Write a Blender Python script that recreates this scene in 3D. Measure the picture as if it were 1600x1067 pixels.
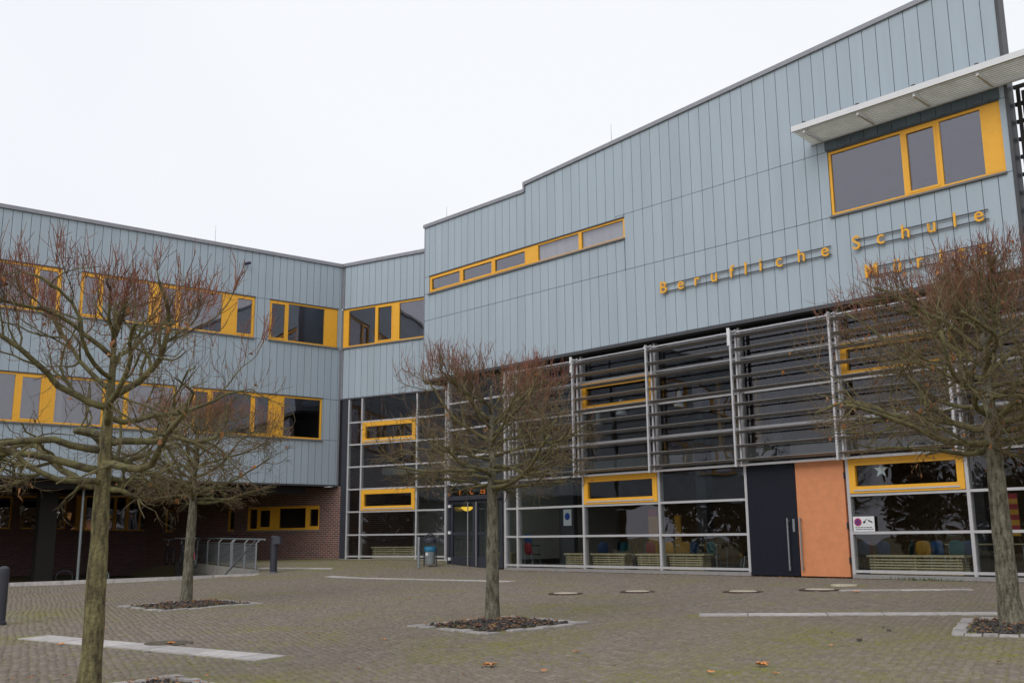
import bpy, bmesh, math, random
import numpy as np
from mathutils import Matrix, Vector
random.seed(7); rng = np.random.default_rng(11)
S = bpy.context.scene
for o in list(bpy.data.objects): bpy.data.objects.remove(o)
COL = S.collection

# ------------------------------------------------------------------ camera
F, PITCH, ROLL = 1568.45, 0.19487, -0.007945
cp, sp, cr, sr = math.cos(PITCH), math.sin(PITCH), math.cos(ROLL), math.sin(ROLL)
FWD = np.array([0, cp, sp]); UP0 = np.array([0, -sp, cp]); RT0 = np.array([1., 0, 0])
RT = cr*RT0 + sr*UP0; UP = -sr*RT0 + cr*UP0
CAM = np.array([0, 0, 1.0])
cd = bpy.data.cameras.new('camera'); cam = bpy.data.objects.new('camera', cd); COL.objects.link(cam)
cd.sensor_width = 36; cd.lens = F/1600*36; cd.clip_end = 3000; cd.clip_start = .05
cam.matrix_world = Matrix(((RT[0], UP[0], -FWD[0], 0), (RT[1], UP[1], -FWD[1], 0), (RT[2], UP[2], -FWD[2], 1.0), (0, 0, 0, 1)))
S.camera = cam

# ------------------------------------------------------------------ sky, sun, exposure
W = bpy.data.worlds.new('World'); S.world = W; W.use_nodes = True
nt = W.node_tree; nt.nodes.clear()
SUN_EL, SUN_AZ = math.radians(38), math.radians(215)     # behind the camera, a little to its left
sky = nt.nodes.new('ShaderNodeTexSky'); sky.sky_type = 'NISHITA'; sky.sun_disc = False
sky.sun_elevation = SUN_EL; sky.sun_rotation = SUN_AZ
sc = nt.nodes.new('ShaderNodeVectorMath'); sc.operation = 'SCALE'; sc.inputs['Scale'].default_value = .10
nt.links.new(sky.outputs['Color'], sc.inputs[0])
tcw = nt.nodes.new('ShaderNodeTexCoord'); nz = nt.nodes.new('ShaderNodeTexNoise'); nz.inputs['Scale'].default_value = 1.6; nz.inputs['Detail'].default_value = 3
nt.links.new(tcw.outputs['Generated'], nz.inputs['Vector'])
rp = nt.nodes.new('ShaderNodeValToRGB'); rp.color_ramp.elements[0].color = (.86, .90, .965, 1); rp.color_ramp.elements[1].color = (.945, .965, 1.0, 1)
rp.color_ramp.elements[0].position = .3; rp.color_ramp.elements[1].position = .65
nt.links.new(nz.outputs['Fac'], rp.inputs['Fac'])
mx = nt.nodes.new('ShaderNodeMixRGB'); mx.inputs['Fac'].default_value = .95      # closed cloud deck over the clear sky
nt.links.new(sc.outputs[0], mx.inputs[1]); nt.links.new(rp.outputs[0], mx.inputs[2])
bg = nt.nodes.new('ShaderNodeBackground'); bg.inputs['Strength'].default_value = 1.0
wo = nt.nodes.new('ShaderNodeOutputWorld')
nt.links.new(mx.outputs[0], bg.inputs['Color']); nt.links.new(bg.outputs[0], wo.inputs['Surface'])
sl = bpy.data.lights.new('sun', 'SUN'); sl.energy = 1.0; sl.angle = math.radians(40); sl.color = (1, .97, .93)
so = bpy.data.objects.new('sun', sl); COL.objects.link(so)
sd = Vector((math.sin(SUN_AZ)*math.cos(SUN_EL), math.cos(SUN_AZ)*math.cos(SUN_EL), math.sin(SUN_EL)))
so.rotation_euler = sd.to_track_quat('Z', 'Y').to_euler()
S.view_settings.view_transform = 'Standard'; S.view_settings.look = 'None'
S.view_settings.exposure = 0.03; S.view_settings.gamma = 1; S.view_settings.use_curve_mapping = False
S.render.engine = 'CYCLES'
try:
    S.cycles.max_bounces = 6; S.cycles.transparent_max_bounces = 24; S.cycles.caustics_reflective = False; S.cycles.caustics_refractive = False
except Exception: pass

# ------------------------------------------------------------------ helpers
def ray(px, py):
    d = (px-800)*RT - (py-533.5)*UP + F*FWD
    return d/np.linalg.norm(d)
class Frame:                                   # a wall: u along it, o out of it (towards the plaza), z up
    def __init__(s, p0, yaw):
        s.p0 = np.array([p0[0], p0[1], 0.]); s.d = np.array([math.cos(yaw), math.sin(yaw), 0]); s.n = np.array([math.sin(yaw), -math.cos(yaw), 0]); s.yaw = yaw
    def at(s, u, o, z): return s.p0 + s.d*u + s.n*o + np.array([0, 0, z])
    def uz(s, px, py, o=0):
        d = ray(px, py); t = ((s.p0+s.n*o-CAM)@s.n)/(d@s.n); p = CAM+t*d
        return (p-s.p0)@s.d, p[2]
Rf = Frame((-3.3819, 37.9685), -.810287)       # main hall front
CORNER = np.array([-7.169, 41.5])
Mf = Frame(CORNER, -.54223)                    # link wing
Lf = Frame(CORNER, .661455)                    # classroom wing, u runs negative towards the left
Wf = Frame((0, 0), 0)
def sstep(a, b, t):
    t = np.clip((t-a)/(b-a), 0, 1); return t*t*(3-2*t)
def gz(x, y):                                  # the plaza: falls away from the hall, rises to the inner corner
    x = np.asarray(x, float); y = np.asarray(y, float)
    s = (x-Rf.p0[0])*Rf.n[0] + (y-Rf.p0[1])*Rf.n[1]
    r = np.hypot(x-CORNER[0], y-CORNER[1])
    return -.022*np.clip(s-1, 0, 28) + .3*(1-sstep(3.5, 11, r))
def ong(px, py):
    d = ray(px, py); t = np.arange(2, 95, .01); P = CAM[None]+t[:, None]*d[None]
    i = np.argmax(P[:, 2] <= gz(P[:, 0], P[:, 1])); return P[i]

WM = {}
def wm(o): return WM[o.name]
def put(o, m, parent=None):
    COL.objects.link(o); o.matrix_basis = m; WM[o.name] = m.copy()
    if parent is not None:
        o.parent = parent; o.matrix_parent_inverse = wm(parent).inverted()
    return o
def tag(o, label=None, cat=None, group=None, kind=None):
    if label: o['label'] = label
    if cat: o['category'] = cat
    if group: o['group'] = group
    if kind: o['kind'] = kind
    return o
def thing(name, loc, label, cat, group=None, rz=0):
    o = bpy.data.objects.new(name, None); o.empty_display_size = .2
    put(o, Matrix.Translation(Vector(loc)) @ Matrix.Rotation(rz, 4, 'Z')); return tag(o, label, cat, group)
CUBE = {}
def cube(mat):
    if mat.name not in CUBE:
        me = bpy.data.meshes.new('block_'+mat.name)
        v = [(x, y, z) for x in (0, 1) for y in (0, 1) for z in (0, 1)]
        me.from_pydata(v, [], [(0, 1, 3, 2), (4, 6, 7, 5), (0, 4, 5, 1), (2, 3, 7, 6), (0, 2, 6, 4), (1, 5, 7, 3)])
        me.materials.append(mat); CUBE[mat.name] = me
    return CUBE[mat.name]
def bx(name, fr, u0, u1, o0, o1, z0, z1, mat, parent=None):
    a = fr.at(u0, o1, z0); d = fr.d*(u1-u0); n = -fr.n*(o1-o0)
    m = Matrix(((d[0], n[0], 0, a[0]), (d[1], n[1], 0, a[1]), (0, 0, z1-z0, a[2]), (0, 0, 0, 1)))
    return put(bpy.data.objects.new(name, cube(mat)), m, parent)
def perp(d):
    a = np.array([0, 0, 1.]) if abs(d[2]) < .9 else np.array([1., 0, 0])
    x = np.cross(d, a); x /= np.linalg.norm(x); return x, np.cross(d, x)
class MB:
    def __init__(s): s.v = []; s.f = []; s.n = 0
    def add(s, v, f):
        s.v.append(np.asarray(v, float)); s.f += [tuple(i+s.n for i in q) for q in f]; s.n += len(v)
    def hexa(s, p):                            # 8 points: bottom loop 4, top loop 4
        s.add(p, [(3, 2, 1, 0), (4, 5, 6, 7), (0, 1, 5, 4), (1, 2, 6, 5), (2, 3, 7, 6), (3, 0, 4, 7)])
    def box(s, fr, u0, u1, o0, o1, z0, z1, zb1=None, zt1=None):
        zb1 = z0 if zb1 is None else zb1; zt1 = z1 if zt1 is None else zt1
        s.hexa([fr.at(u0, o1, z0), fr.at(u1, o1, zb1), fr.at(u1, o0, zb1), fr.at(u0, o0, z0),
                fr.at(u0, o1, z1), fr.at(u1, o1, zt1), fr.at(u1, o0, zt1), fr.at(u0, o0, z1)])
    def tube(s, pts, r, k=6, cap=True):
        P = np.asarray(pts, float); n = len(P); r = np.broadcast_to(np.asarray(r, float), (n,))
        T = np.empty_like(P); T[1:-1] = P[2:]-P[:-2]; T[0] = P[1]-P[0]; T[-1] = P[-1]-P[-2]
        T /= np.linalg.norm(T, axis=1)[:, None]+1e-12
        x, y = perp(T[0]); a = np.arange(k)*2*math.pi/k; ca, sa = np.cos(a)[:, None], np.sin(a)[:, None]
        V = np.empty((n, k, 3))
        for i in range(n):
            x = x-T[i]*(x@T[i]); x /= np.linalg.norm(x)+1e-12; y = np.cross(T[i], x)
            V[i] = P[i]+r[i]*(ca*x+sa*y)
        f = [(i*k+j, i*k+(j+1) % k, (i+1)*k+(j+1) % k, (i+1)*k+j) for i in range(n-1) for j in range(k)]
        if cap: f += [tuple(range(k-1, -1, -1)), tuple((n-1)*k+j for j in range(k))]
        s.add(V.reshape(-1, 3), f)
    def lathe(s, c, prof, k=16):               # prof: (radius, z)
        V = [(c[0]+r*math.cos(2*math.pi*j/k), c[1]+r*math.sin(2*math.pi*j/k), c[2]+z) for r, z in prof for j in range(k)]
        n = len(prof); f = [(i*k+j, i*k+(j+1) % k, (i+1)*k+(j+1) % k, (i+1)*k+j) for i in range(n-1) for j in range(k)]
        f += [tuple(range(k-1, -1, -1)), tuple((n-1)*k+j for j in range(k))]
        s.add(V, f)
    def build(s, name, mat, parent=None, org=None, smooth=False):
        V = np.concatenate(s.v) if s.v else np.zeros((0, 3))
        if org is None: org = V.mean(0) if parent is not None else np.array([V[:, 0].mean(), V[:, 1].mean(), V[:, 2].min()])
        org = np.asarray(org, float)
        me = bpy.data.meshes.new(name); me.from_pydata((V-org).tolist(), [], s.f); me.materials.append(mat)
        if smooth: me.polygons.foreach_set('use_smooth', [True]*len(me.polygons))
        me.update()
        return put(bpy.data.objects.new(name, me), Matrix.Translation(Vector(org)), parent)

# ------------------------------------------------------------------ materials
def mat(name, col, rough=.6, metal=0., var=0., scale=3., bump=0., bscale=40., rand=0., spec=.4, col2=None, detail=6, streak=0.):
    m = bpy.data.materials.new(name); m.use_nodes = True; t = m.node_tree; b = t.nodes['Principled BSDF']
    b.inputs['Roughness'].default_value = rough; b.inputs['Metallic'].default_value = metal
    b.inputs['Specular IOR Level'].default_value = spec
    c1 = (*col, 1); geo = t.nodes.new('ShaderNodeNewGeometry')
    if var or col2:
        n = t.nodes.new('ShaderNodeTexNoise'); n.inputs['Scale'].default_value = scale; n.inputs['Detail'].default_value = detail; n.inputs['Roughness'].default_value = .65
        if streak:
            mp = t.nodes.new('ShaderNodeMapping'); mp.inputs['Scale'].default_value = (1, 1, streak); t.links.new(geo.outputs['Position'], mp.inputs[0]); t.links.new(mp.outputs[0], n.inputs['Vector'])
        else: t.links.new(geo.outputs['Position'], n.inputs['Vector'])
        r = t.nodes.new('ShaderNodeValToRGB'); r.color_ramp.elements[0].position = .35; r.color_ramp.elements[1].position = .68
        a = tuple(x*(1-var) for x in col); z = tuple(min(1, x*(1+var)) for x in (col2 or col))
        r.color_ramp.elements[0].color = (*a, 1); r.color_ramp.elements[1].color = (*z, 1)
        t.links.new(n.outputs['Fac'], r.inputs['Fac']); out = r.outputs[0]
    else:
        rg = t.nodes.new('ShaderNodeRGB'); rg.outputs[0].default_value = c1; out = rg.outputs[0]
    if rand:
        oi = t.nodes.new('ShaderNodeObjectInfo'); mr = t.nodes.new('ShaderNodeMapRange')
        mr.inputs['To Min'].default_value = 1-rand; mr.inputs['To Max'].default_value = 1+rand
        t.links.new(oi.outputs['Random'], mr.inputs['Value'])
        hs = t.nodes.new('ShaderNodeHueSaturation'); t.links.new(mr.outputs[0], hs.inputs['Value']); t.links.new(out, hs.inputs['Color']); out = hs.outputs[0]
    t.links.new(out, b.inputs['Base Color'])
    if bump:
        n2 = t.nodes.new('ShaderNodeTexNoise'); n2.inputs['Scale'].default_value = bscale; n2.inputs['Detail'].default_value = 4
        t.links.new(geo.outputs['Position'], n2.inputs['Vector'])
        bp = t.nodes.new('ShaderNodeBump'); bp.inputs['Strength'].default_value = bump; bp.inputs['Distance'].default_value = .02
        t.links.new(n2.outputs['Fac'], bp.inputs['Height']); t.links.new(bp.outputs[0], b.inputs['Normal'])
    return m
def glass(name, tint, ior=1.75, rough=0.0):
    m = bpy.data.materials.new(name); m.use_nodes = True; t = m.node_tree; t.nodes.clear()
    o = t.nodes.new('ShaderNodeOutputMaterial'); mi = t.nodes.new('ShaderNodeMixShader')
    tr = t.nodes.new('ShaderNodeBsdfTransparent'); tr.inputs[0].default_value = (*tint, 1)
    gl = t.nodes.new('ShaderNodeBsdfGlossy'); gl.inputs['Roughness'].default_value = rough; gl.inputs[0].default_value = (.96, .92, 1, 1)
    fr = t.nodes.new('ShaderNodeFresnel'); 
    geo = t.nodes.new('ShaderNodeNewGeometry'); mr = t.nodes.new('ShaderNodeMapRange'); mr.inputs['To Min'].default_value = ior; mr.inputs['To Max'].default_value = 1/ior   # same reflectance from both sides of the thin pane
    t.links.new(geo.outputs['Backfacing'], mr.inputs['Value']); t.links.new(mr.outputs[0], fr.inputs['IOR'])
    n = t.nodes.new('ShaderNodeTexNoise'); n.inputs['Scale'].default_value = .9; n.inputs['Detail'].default_value = 1
    bp = t.nodes.new('ShaderNodeBump'); bp.inputs['Strength'].default_value = .12; bp.inputs['Distance'].default_value = .05
    t.links.new(geo.outputs['Position'], n.inputs['Vector']); t.links.new(n.outputs['Fac'], bp.inputs['Height']); t.links.new(bp.outputs[0], gl.inputs['Normal'])
    t.links.new(fr.outputs[0], mi.inputs[0]); t.links.new(tr.outputs[0], mi.inputs[1]); t.links.new(gl.outputs[0], mi.inputs[2]); t.links.new(mi.outputs[0], o.inputs[0])
    return m
def brickmat(name, c1, c2, mortar, yaw, sx=.25, sy=.083):
    m = bpy.data.materials.new(name); m.use_nodes = True; t = m.node_tree; b = t.nodes['Principled BSDF']; b.inputs['Roughness'].default_value = .85
    geo = t.nodes.new('ShaderNodeNewGeometry'); mp = t.nodes.new('ShaderNodeVectorRotate'); mp.rotation_type = 'Z_AXIS'; mp.inputs['Angle'].default_value = -yaw
    t.links.new(geo.outputs['Position'], mp.inputs['Vector'])
    sx_ = t.nodes.new('ShaderNodeSeparateXYZ'); cb = t.nodes.new('ShaderNodeCombineXYZ'); t.links.new(mp.outputs[0], sx_.inputs[0])
    ad = t.nodes.new('ShaderNodeMath'); ad.operation = 'ADD'; t.links.new(sx_.outputs[0], ad.inputs[0]); t.links.new(sx_.outputs[1], ad.inputs[1])
    t.links.new(ad.outputs[0], cb.inputs[0]); t.links.new(sx_.outputs[2], cb.inputs[1])
    k = t.nodes.new('ShaderNodeTexBrick'); k.inputs['Scale'].default_value = 1; k.inputs['Brick Width'].default_value = sx; k.inputs['Row Height'].default_value = sy
    k.inputs['Mortar Size'].default_value = .011; k.inputs['Color1'].default_value = (*c1, 1); k.inputs['Color2'].default_value = (*c2, 1); k.inputs['Mortar'].default_value = (*mortar, 1)
    t.links.new(cb.outputs[0], k.inputs['Vector']); t.links.new(k.outputs['Color'], b.inputs['Base Color'])
    bp = t.nodes.new('ShaderNodeBump'); bp.invert = True; bp.inputs['Strength'].default_value = .5; bp.inputs['Distance'].default_value = .01
    t.links.new(k.outputs['Fac'], bp.inputs['Height']); t.links.new(bp.outputs[0], b.inputs['Normal'])
    return m
def emit(name, col, s):
    m = bpy.data.materials.new(name); m.use_nodes = True; b = m.node_tree.nodes['Principled BSDF']
    b.inputs['Base Color'].default_value = (*col, 1); b.inputs['Emission Color'].default_value = (*col, 1); b.inputs['Emission Strength'].default_value = s; return m

CLAD = mat('fibre_cement_blue_grey', (.405, .475, .54), .55, var=.045, scale=2.2, rand=.022, bump=.06, bscale=220, streak=.12)
SHADE = mat('weathered_white_slat', (.50, .50, .45), .6, var=.06, scale=2, col2=(.56, .56, .53)); DARKPAN = mat('dark_blue_panel', (.085, .11, .13), .5, var=.2, scale=3)
BACK = mat('dark_backing', (.016, .016, .018), .9)
COPE = mat('zinc_coping', (.30, .30, .33), .45, metal=.3, var=.08, scale=4)
TRIM = mat('dark_trim', (.07, .07, .078), .5, var=.1)
SILL = mat('grey_sill', (.2, .19, .19), .5)
YEL = mat('yellow_paint', (.93, .465, .042), .42, var=.04, scale=5, rand=.03)
ALU = mat('aluminium_profile', (.60, .585, .60), .38, metal=.25, var=.05, scale=6)
ALUD = mat('weathered_aluminium', (.33, .315, .315), .5, metal=.2, var=.1, scale=5, rand=.05)
WHITE = mat('white_metal', (.78, .78, .80), .4, var=.04)
STEEL = mat('galvanised_steel', (.33, .36, .38), .4, metal=.5, var=.12, scale=12)
ANTH = mat('anthracite_paint', (.045, .047, .062), .4, var=.1)
BLACKD = mat('blue_black_door', (.014, .016, .026), .55, var=.12, scale=8, spec=.2)
ORANGE = mat('orange_door', (.73, .285, .13), .5, var=.07, scale=5, bump=.04, bscale=300)
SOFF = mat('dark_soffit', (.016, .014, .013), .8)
GLASS = glass('window_glass', (.80, .82, .83), 2.1)
GLASSH = glass('hall_glass', (.86, .89, .89), 1.5)
BRICKM = brickmat('brick_link', (.20, .075, .06), (.10, .045, .045), (.33, .27, .23), Mf.yaw)
BRICKL = brickmat('brick_wing', (.20, .09, .085), (.13, .06, .06), (.22, .17, .16), Lf.yaw)
CONC = mat('grey_concrete', (.32, .31, .29), .9, var=.2, scale=5, bump=.1)
STONEW = mat('pale_slab', (.47, .435, .42), .85, var=.2, scale=7, rand=.13, bump=.1, bscale=90)
STONEB = mat('pit_border_stone', (.36, .335, .32), .85, var=.22, scale=14, rand=.16, bump=.3, bscale=60)
SOIL = mat('pit_soil', (.075, .062, .04), .95, var=.3, scale=6, col2=(.14, .12, .05), bump=.6, bscale=50)
MULCH = mat('lava_mulch', (.085, .073, .07), .9, var=.35, scale=25, rand=0, bump=.6, bscale=60)
WALLIN = mat('interior_plaster', (.24, .23, .22), .9, var=.05)
WARM = mat('interior_wood_panel', (.15, .085, .035), .6, var=.2, scale=2)
LOBBY = mat('pale_lobby_wall', (.5, .48, .42), .9, var=.05)
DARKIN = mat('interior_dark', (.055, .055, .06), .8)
FLOORIN = mat('interior_floor', (.10, .10, .11), .35, var=.1)
WOOD = mat('bench_wood', (.62, .50, .30), .5, var=.12, scale=10, rand=.06)
CURT = mat('pale_curtain', (.80, .76, .78), .9, var=.12, scale=6, streak=.02)
def paint(n, c, r=.45): return mat(n, c, r)
PBLUE, PTEAL, PRED, PYEL = paint('blue_shell', (.02, .075, .19)), paint('teal_shell', (.02, .11, .13)), paint('red_shell', (.27, .02, .03)), paint('yellow_shell', (.42, .21, .02))

# ------------------------------------------------------------------ generic facade tools
def sub_rects(rect, holes):
    out = [rect]
    for (hu0, hu1, hz0, hz1) in holes:
        nx = []
        for (a, b, c, d) in out:
            if hu0 >= b or hu1 <= a or hz0 >= d or hz1 <= c: nx.append((a, b, c, d)); continue
            if hu0 > a: nx.append((a, hu0, c, d))
            if hu1 < b: nx.append((hu1, b, c, d))
            a2, b2 = max(a, hu0), min(b, hu1)
            if hz0 > c: nx.append((a2, b2, c, hz0))
            if hz1 < d: nx.append((a2, b2, hz1, d))
        out = nx
    return [r for r in out if r[1]-r[0] > .02 and r[3]-r[2] > .02]
def holed(mb, fr, u0, u1, z0, z1, o0, o1, holes):
    zs = sorted({z0, z1, *[h[2] for h in holes], *[h[3] for h in holes]}); zs = [z for z in zs if z0 <= z <= z1]
    for a, b in zip(zs[:-1], zs[1:]):
        for r in sub_rects((u0, u1, a, b), holes): mb.box(fr, r[0], r[1], o0, o1, r[2], r[3])
def panels(fr, cuts, rows, holes, o, parent, gap=.016, th=.022):
    for a, b in zip(cuts[:-1], cuts[1:]):
        for c, d in rows:
            for r in sub_rects((a, b, c, d), holes):
                if r[1]-r[0] < .05: continue
                bx('cladding_panel', fr, r[0]+gap/2, r[1]-gap/2, o-th, o, r[2]+gap/2, r[3]-gap/2, CLAD, parent)
def window(fr, u0, u1, z0, z1, items, o, parent, fw=.07, sill=True, depth=.07, head=True):
    """items: ('p'|'s'|'i', u0, u1): fixed pane, sash with its own frame, solid yellow infill"""
    m = MB(); fo, fi = o, o-depth
    m.box(fr, u0, u1, fi, fo, z0, z0+fw); m.box(fr, u0, u1, fi, fo, z1-fw, z1)
    edges = sorted({u0, u1, *[i[1] for i in items], *[i[2] for i in items]})
    prev = u0
    for k, a, b in items:
        if a > prev: m.box(fr, prev, a, fi, fo, z0+fw, z1-fw)
        prev = b
    if prev < u1: m.box(fr, prev, u1, fi, fo, z0+fw, z1-fw)
    w = m.build('window', YEL, parent)
    for k, a, b in items:
        if k == 'i': bx('infill_panel', fr, a, b, fi, fo+.006, z0+fw, z1-fw, YEL, w); continue
        e = 0
        if k == 's':
            e = .06; q = MB(); oo = fo+.012
            q.box(fr, a, b, fi+.01, oo, z0+fw, z0+fw+e); q.box(fr, a, b, fi+.01, oo, z1-fw-e, z1-fw)
            q.box(fr, a, a+e, fi+.01, oo, z0+fw+e, z1-fw-e); q.box(fr, b-e, b, fi+.01, oo, z0+fw+e, z1-fw-e)
            q.build('casement_frame', YEL, w)
        bx('pane', fr, a+e, b-e, o-.045, o-.035, z0+fw+e, z1-fw-e, GLASS, w)
    if sill: bx('sill', fr, u0-.03, u1+.03, o-.05, o+.10, z0-.05, z0, SILL, w)
    if head: bx('head_trim', fr, u0-.02, u1+.02, o-.04, o+.035, z1, z1+.035, TRIM, w)
    return w

# ------------------------------------------------------------------ the ground
K0 = np.array([-15.95, 31.5, -.235]); K1 = np.array([-8.25, 33.3, -.06])          # kerb of the sunken yard
RAIL = [np.array([-8.45, 34.1]), np.array([-14.6, 45.2])]
YARD = [(-40, 26.2), (K0[0], K0[1]), (K1[0], K1[1]), (RAIL[0][0], RAIL[0][1]), (RAIL[1][0], RAIL[1][1]), (-17.6, 47.6), (-45, 26.5)]
def inpoly(x, y, P):
    x = np.asarray(x); y = np.asarray(y); c = np.zeros(x.shape, bool); j = len(P)-1
    for i in range(len(P)):
        xi, yi = P[i]; xj, yj = P[j]
        c ^= ((yi > y) != (yj > y)) & (x < (xj-xi)*(y-yi)/(yj-yi+1e-12)+xi); j = i
    return c
def yardz(x, y): return -.36-.75*sstep(-20, -10, x)
gm = bpy.data.materials.new('plaza_ground'); gm.use_nodes = True
def ground_nodes(m, sett):
    t = m.node_tree; b = t.nodes['Principled BSDF']; b.inputs['Roughness'].default_value = .85; b.inputs['Specular IOR Level'].default_value = .3
    geo = t.nodes.new('ShaderNodeNewGeometry')
    def noise(sc, det=5, ro=.6):
        n = t.nodes.new('ShaderNodeTexNoise'); n.inputs['Scale'].default_value = sc; n.inputs['Detail'].default_value = det; n.inputs['Roughness'].default_value = ro
        t.links.new(geo.outputs['Position'], n.inputs['Vector']); return n.outputs['Fac']
    def ramp(f, p0, c0, p1, c1):
        r = t.nodes.new('ShaderNodeValToRGB'); r.color_ramp.elements[0].position = p0; r.color_ramp.elements[1].position = p1
        r.color_ramp.elements[0].color = (*c0, 1); r.color_ramp.elements[1].color = (*c1, 1); t.links.new(f, r.inputs['Fac']); return r.outputs[0]
    def mix(f, a, c, mode='MIX'):
        x = t.nodes.new('ShaderNodeMixRGB'); x.blend_type = mode
        if isinstance(f, float): x.inputs[0].default_value = f
        else: t.links.new(f, x.inputs[0])
        t.links.new(a, x.inputs[1]); t.links.new(c, x.inputs[2]); return x.outputs[0]
    big = noise(.35, 4); fine = noise(28, 6, .7)
    if sett:
        at = t.nodes.new('ShaderNodeVertexColor'); at.layer_name = 'tone'
        base = ramp(at.outputs['Color'], 0., (.170, .143, .120), 1., (.262, .222, .186))
        base = mix(ramp(big, .35, (0, 0, 0), .7, (.35, .35, .35)), base, ramp(fine, .3, (.18, .14, .085), .7, (.27, .22, .145)))
        base = mix(.55, base, ramp(fine, .3, (.62, .62, .62), .7, (1.3, 1.3, 1.3)), 'MULTIPLY')
        mossm = ramp(noise(.55, 6, .75), .51, (0, 0, 0), .68, (.75, .75, .75))
        moss2 = ramp(noise(9, 4, .7), .36, (0, 0, 0), .58, (1, 1, 1))
    else:
        base = ramp(noise(18, 6, .7), .3, (.17, .14, .098), .7, (.23, .195, .14))
        mossm = ramp(noise(.55, 6, .75), .42, (0, 0, 0), .60, (1, 1, 1))
        moss2 = ramp(noise(9, 4, .7), .30, (.2, .2, .2), .55, (1, 1, 1))
    # damp corners of the plaza where moss has taken hold: before the right pit, before the middle pit, inner corner, left kerb
    for cx, cy, rad in ((4.3, 13.0, 2.6), (2.6, 10.6, 2.2), (-.3, 13.6, 1.7), (5.6, 11.4, 1.6), (-6.2, 36.5, 4.5), (-9.5, 19.5, 3.0), (-3.0, 10.6, 1.6), (.8, 18.4, 2.0)):
        dn = t.nodes.new('ShaderNodeVectorMath'); dn.operation = 'DISTANCE'; dn.inputs[1].default_value = (cx, cy, -.2); t.links.new(geo.outputs['Position'], dn.inputs[0])
        r_ = t.nodes.new('ShaderNodeMapRange'); r_.interpolation_type = 'SMOOTHSTEP'; r_.inputs['From Min'].default_value = rad; r_.inputs['From Max'].default_value = rad*.2; t.links.new(dn.outputs['Value'], r_.inputs['Value'])
        nn = ramp(noise(1.7, 5, .7), .34, (0, 0, 0), .62, (.95, .95, .95))
        mossm = mix(r_.outputs[0], mossm, mix(.5, mossm, nn, 'LIGHTEN') if False else nn)
    mm = mix(1., mossm, moss2, 'MULTIPLY')
    col = mix(mm, base, ramp(noise(40, 3), .3, (.135, .14, .028), .7, (.26, .245, .055)))
    t.links.new(col, b.inputs['Base Color'])
    bp = t.nodes.new('ShaderNodeBump'); bp.inputs['Strength'].default_value = .5; bp.inputs['Distance'].default_value = .012
    t.links.new(fine, bp.inputs['Height']); t.links.new(bp.outputs[0], b.inputs['Normal'])
ground_nodes(gm, False)
SETT = bpy.data.materials.new('paving_sett'); SETT.use_nodes = True; ground_nodes(SETT, True)
xs = np.concatenate([[-900, -300, -120, -70], np.arange(-45, 45.01, .5), [70, 120, 300, 900]])
ys = np.concatenate([[-900, -300, -100, -40], np.arange(-15, 60.01, .5), [90, 140, 300, 1200]])
X, Y = np.meshgrid(xs, ys); Z = gz(X, Y)-.009
iny = inpoly(X, Y, YARD); Z = np.where(iny, yardz(X, Y), Z)
nx, ny = len(xs), len(ys)
me = bpy.data.meshes.new('plaza_ground')
me.from_pydata(np.stack([X, Y, Z], -1).reshape(-1, 3).tolist(), [], [(j*nx+i, j*nx+i+1, (j+1)*nx+i+1, (j+1)*nx+i) for j in range(ny-1) for i in range(nx-1)])
me.materials.append(gm)
GROUND = put(bpy.data.objects.new('plaza_ground', me), Matrix.Identity(4)); tag(GROUND, 'brown grey paved plaza in front of the school', kind='structure')

# pale bands let into the paving, each slab its own
BANDS = []
def band(pxa, pxb, w, label, n=None):
    a, b = ong(*pxa), ong(*pxb); d = b-a; L = math.hypot(d[0], d[1]); yaw = math.atan2(d[1], d[0]); fr = Frame((a[0], a[1]), yaw)
    o = tag(thing('paving_band', (a[0], a[1], gz(a[0], a[1])), label, 'paving'), kind='structure'); del o['category']
    u = 0
    while u < L-.1:
        l = min(L-u, rng.uniform(.75, 1.25)); l = L-u if L-u-l < .3 else l
        m = MB(); q = []
        for (uu, oo) in ((u+.009, w/2), (u+l-.009, w/2+rng.normal(0, .006)), (u+l-.009, -w/2), (u+.009, -w/2+rng.normal(0, .006))):
            p = fr.at(uu, oo, 0); q.append([p[0], p[1], gz(p[0], p[1])])
        q = np.array(q); m.hexa(np.concatenate([q-[0, 0, .03], q+[0, 0, .004+rng.uniform(0, .004)]])); m.build('slab', STONEW, o); u += l
    pa, pb = fr.at(0, 0, 0), fr.at(L, 0, 0); BANDS.append((pa, pb, w/2))
band((513, 900), (802, 908), .34, 'thin pale stone band in the paving in front of the entrance')
band((1310, 922), (1520, 920.5), .30, 'short pale stone band in the paving before the orange door')
band((1092, 960), (1640, 957.5), .42, 'long pale stone band in the paving left of the right tree')
band((52, 995), (425, 1028), .48, 'wide pale slanting stone band beside the near left tree')
band((405, 887.5), (520, 888), .30, 'pale stone band in the paving behind the bollard lamp')
TREES = dict(R=(6.66, 13.9), C=(-.34, 16.21), B=(-7.03, 22.18), N=(-4.02, 9.9))
PITS = {}
def pit_frame(k, yaw, half, off=(0, 0)):
    x, y = TREES[k]; PITS[k] = (Frame((x+off[0], y+off[1]), yaw), half)
pit_frame('C', math.radians(41), 1.0, (.07, -.65+.3)); pit_frame('B', math.radians(43), 1.12, (.25, -.55)); pit_frame('R', math.radians(62), 1.15, (.35, -.35)); pit_frame('N', math.radians(41), 1.0, (.35, -.15))
MH = [((884, 927), .27, 1), ((996, 924), .27, 1), ((1161, 924), .30, 1), ((1281, 921), .31, 1), ((1319, 914), .30, 0), ((264, 1004.5), .235, 2)]
MHP = [(ong(*p), r, k) for p, r, k in MH]

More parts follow.
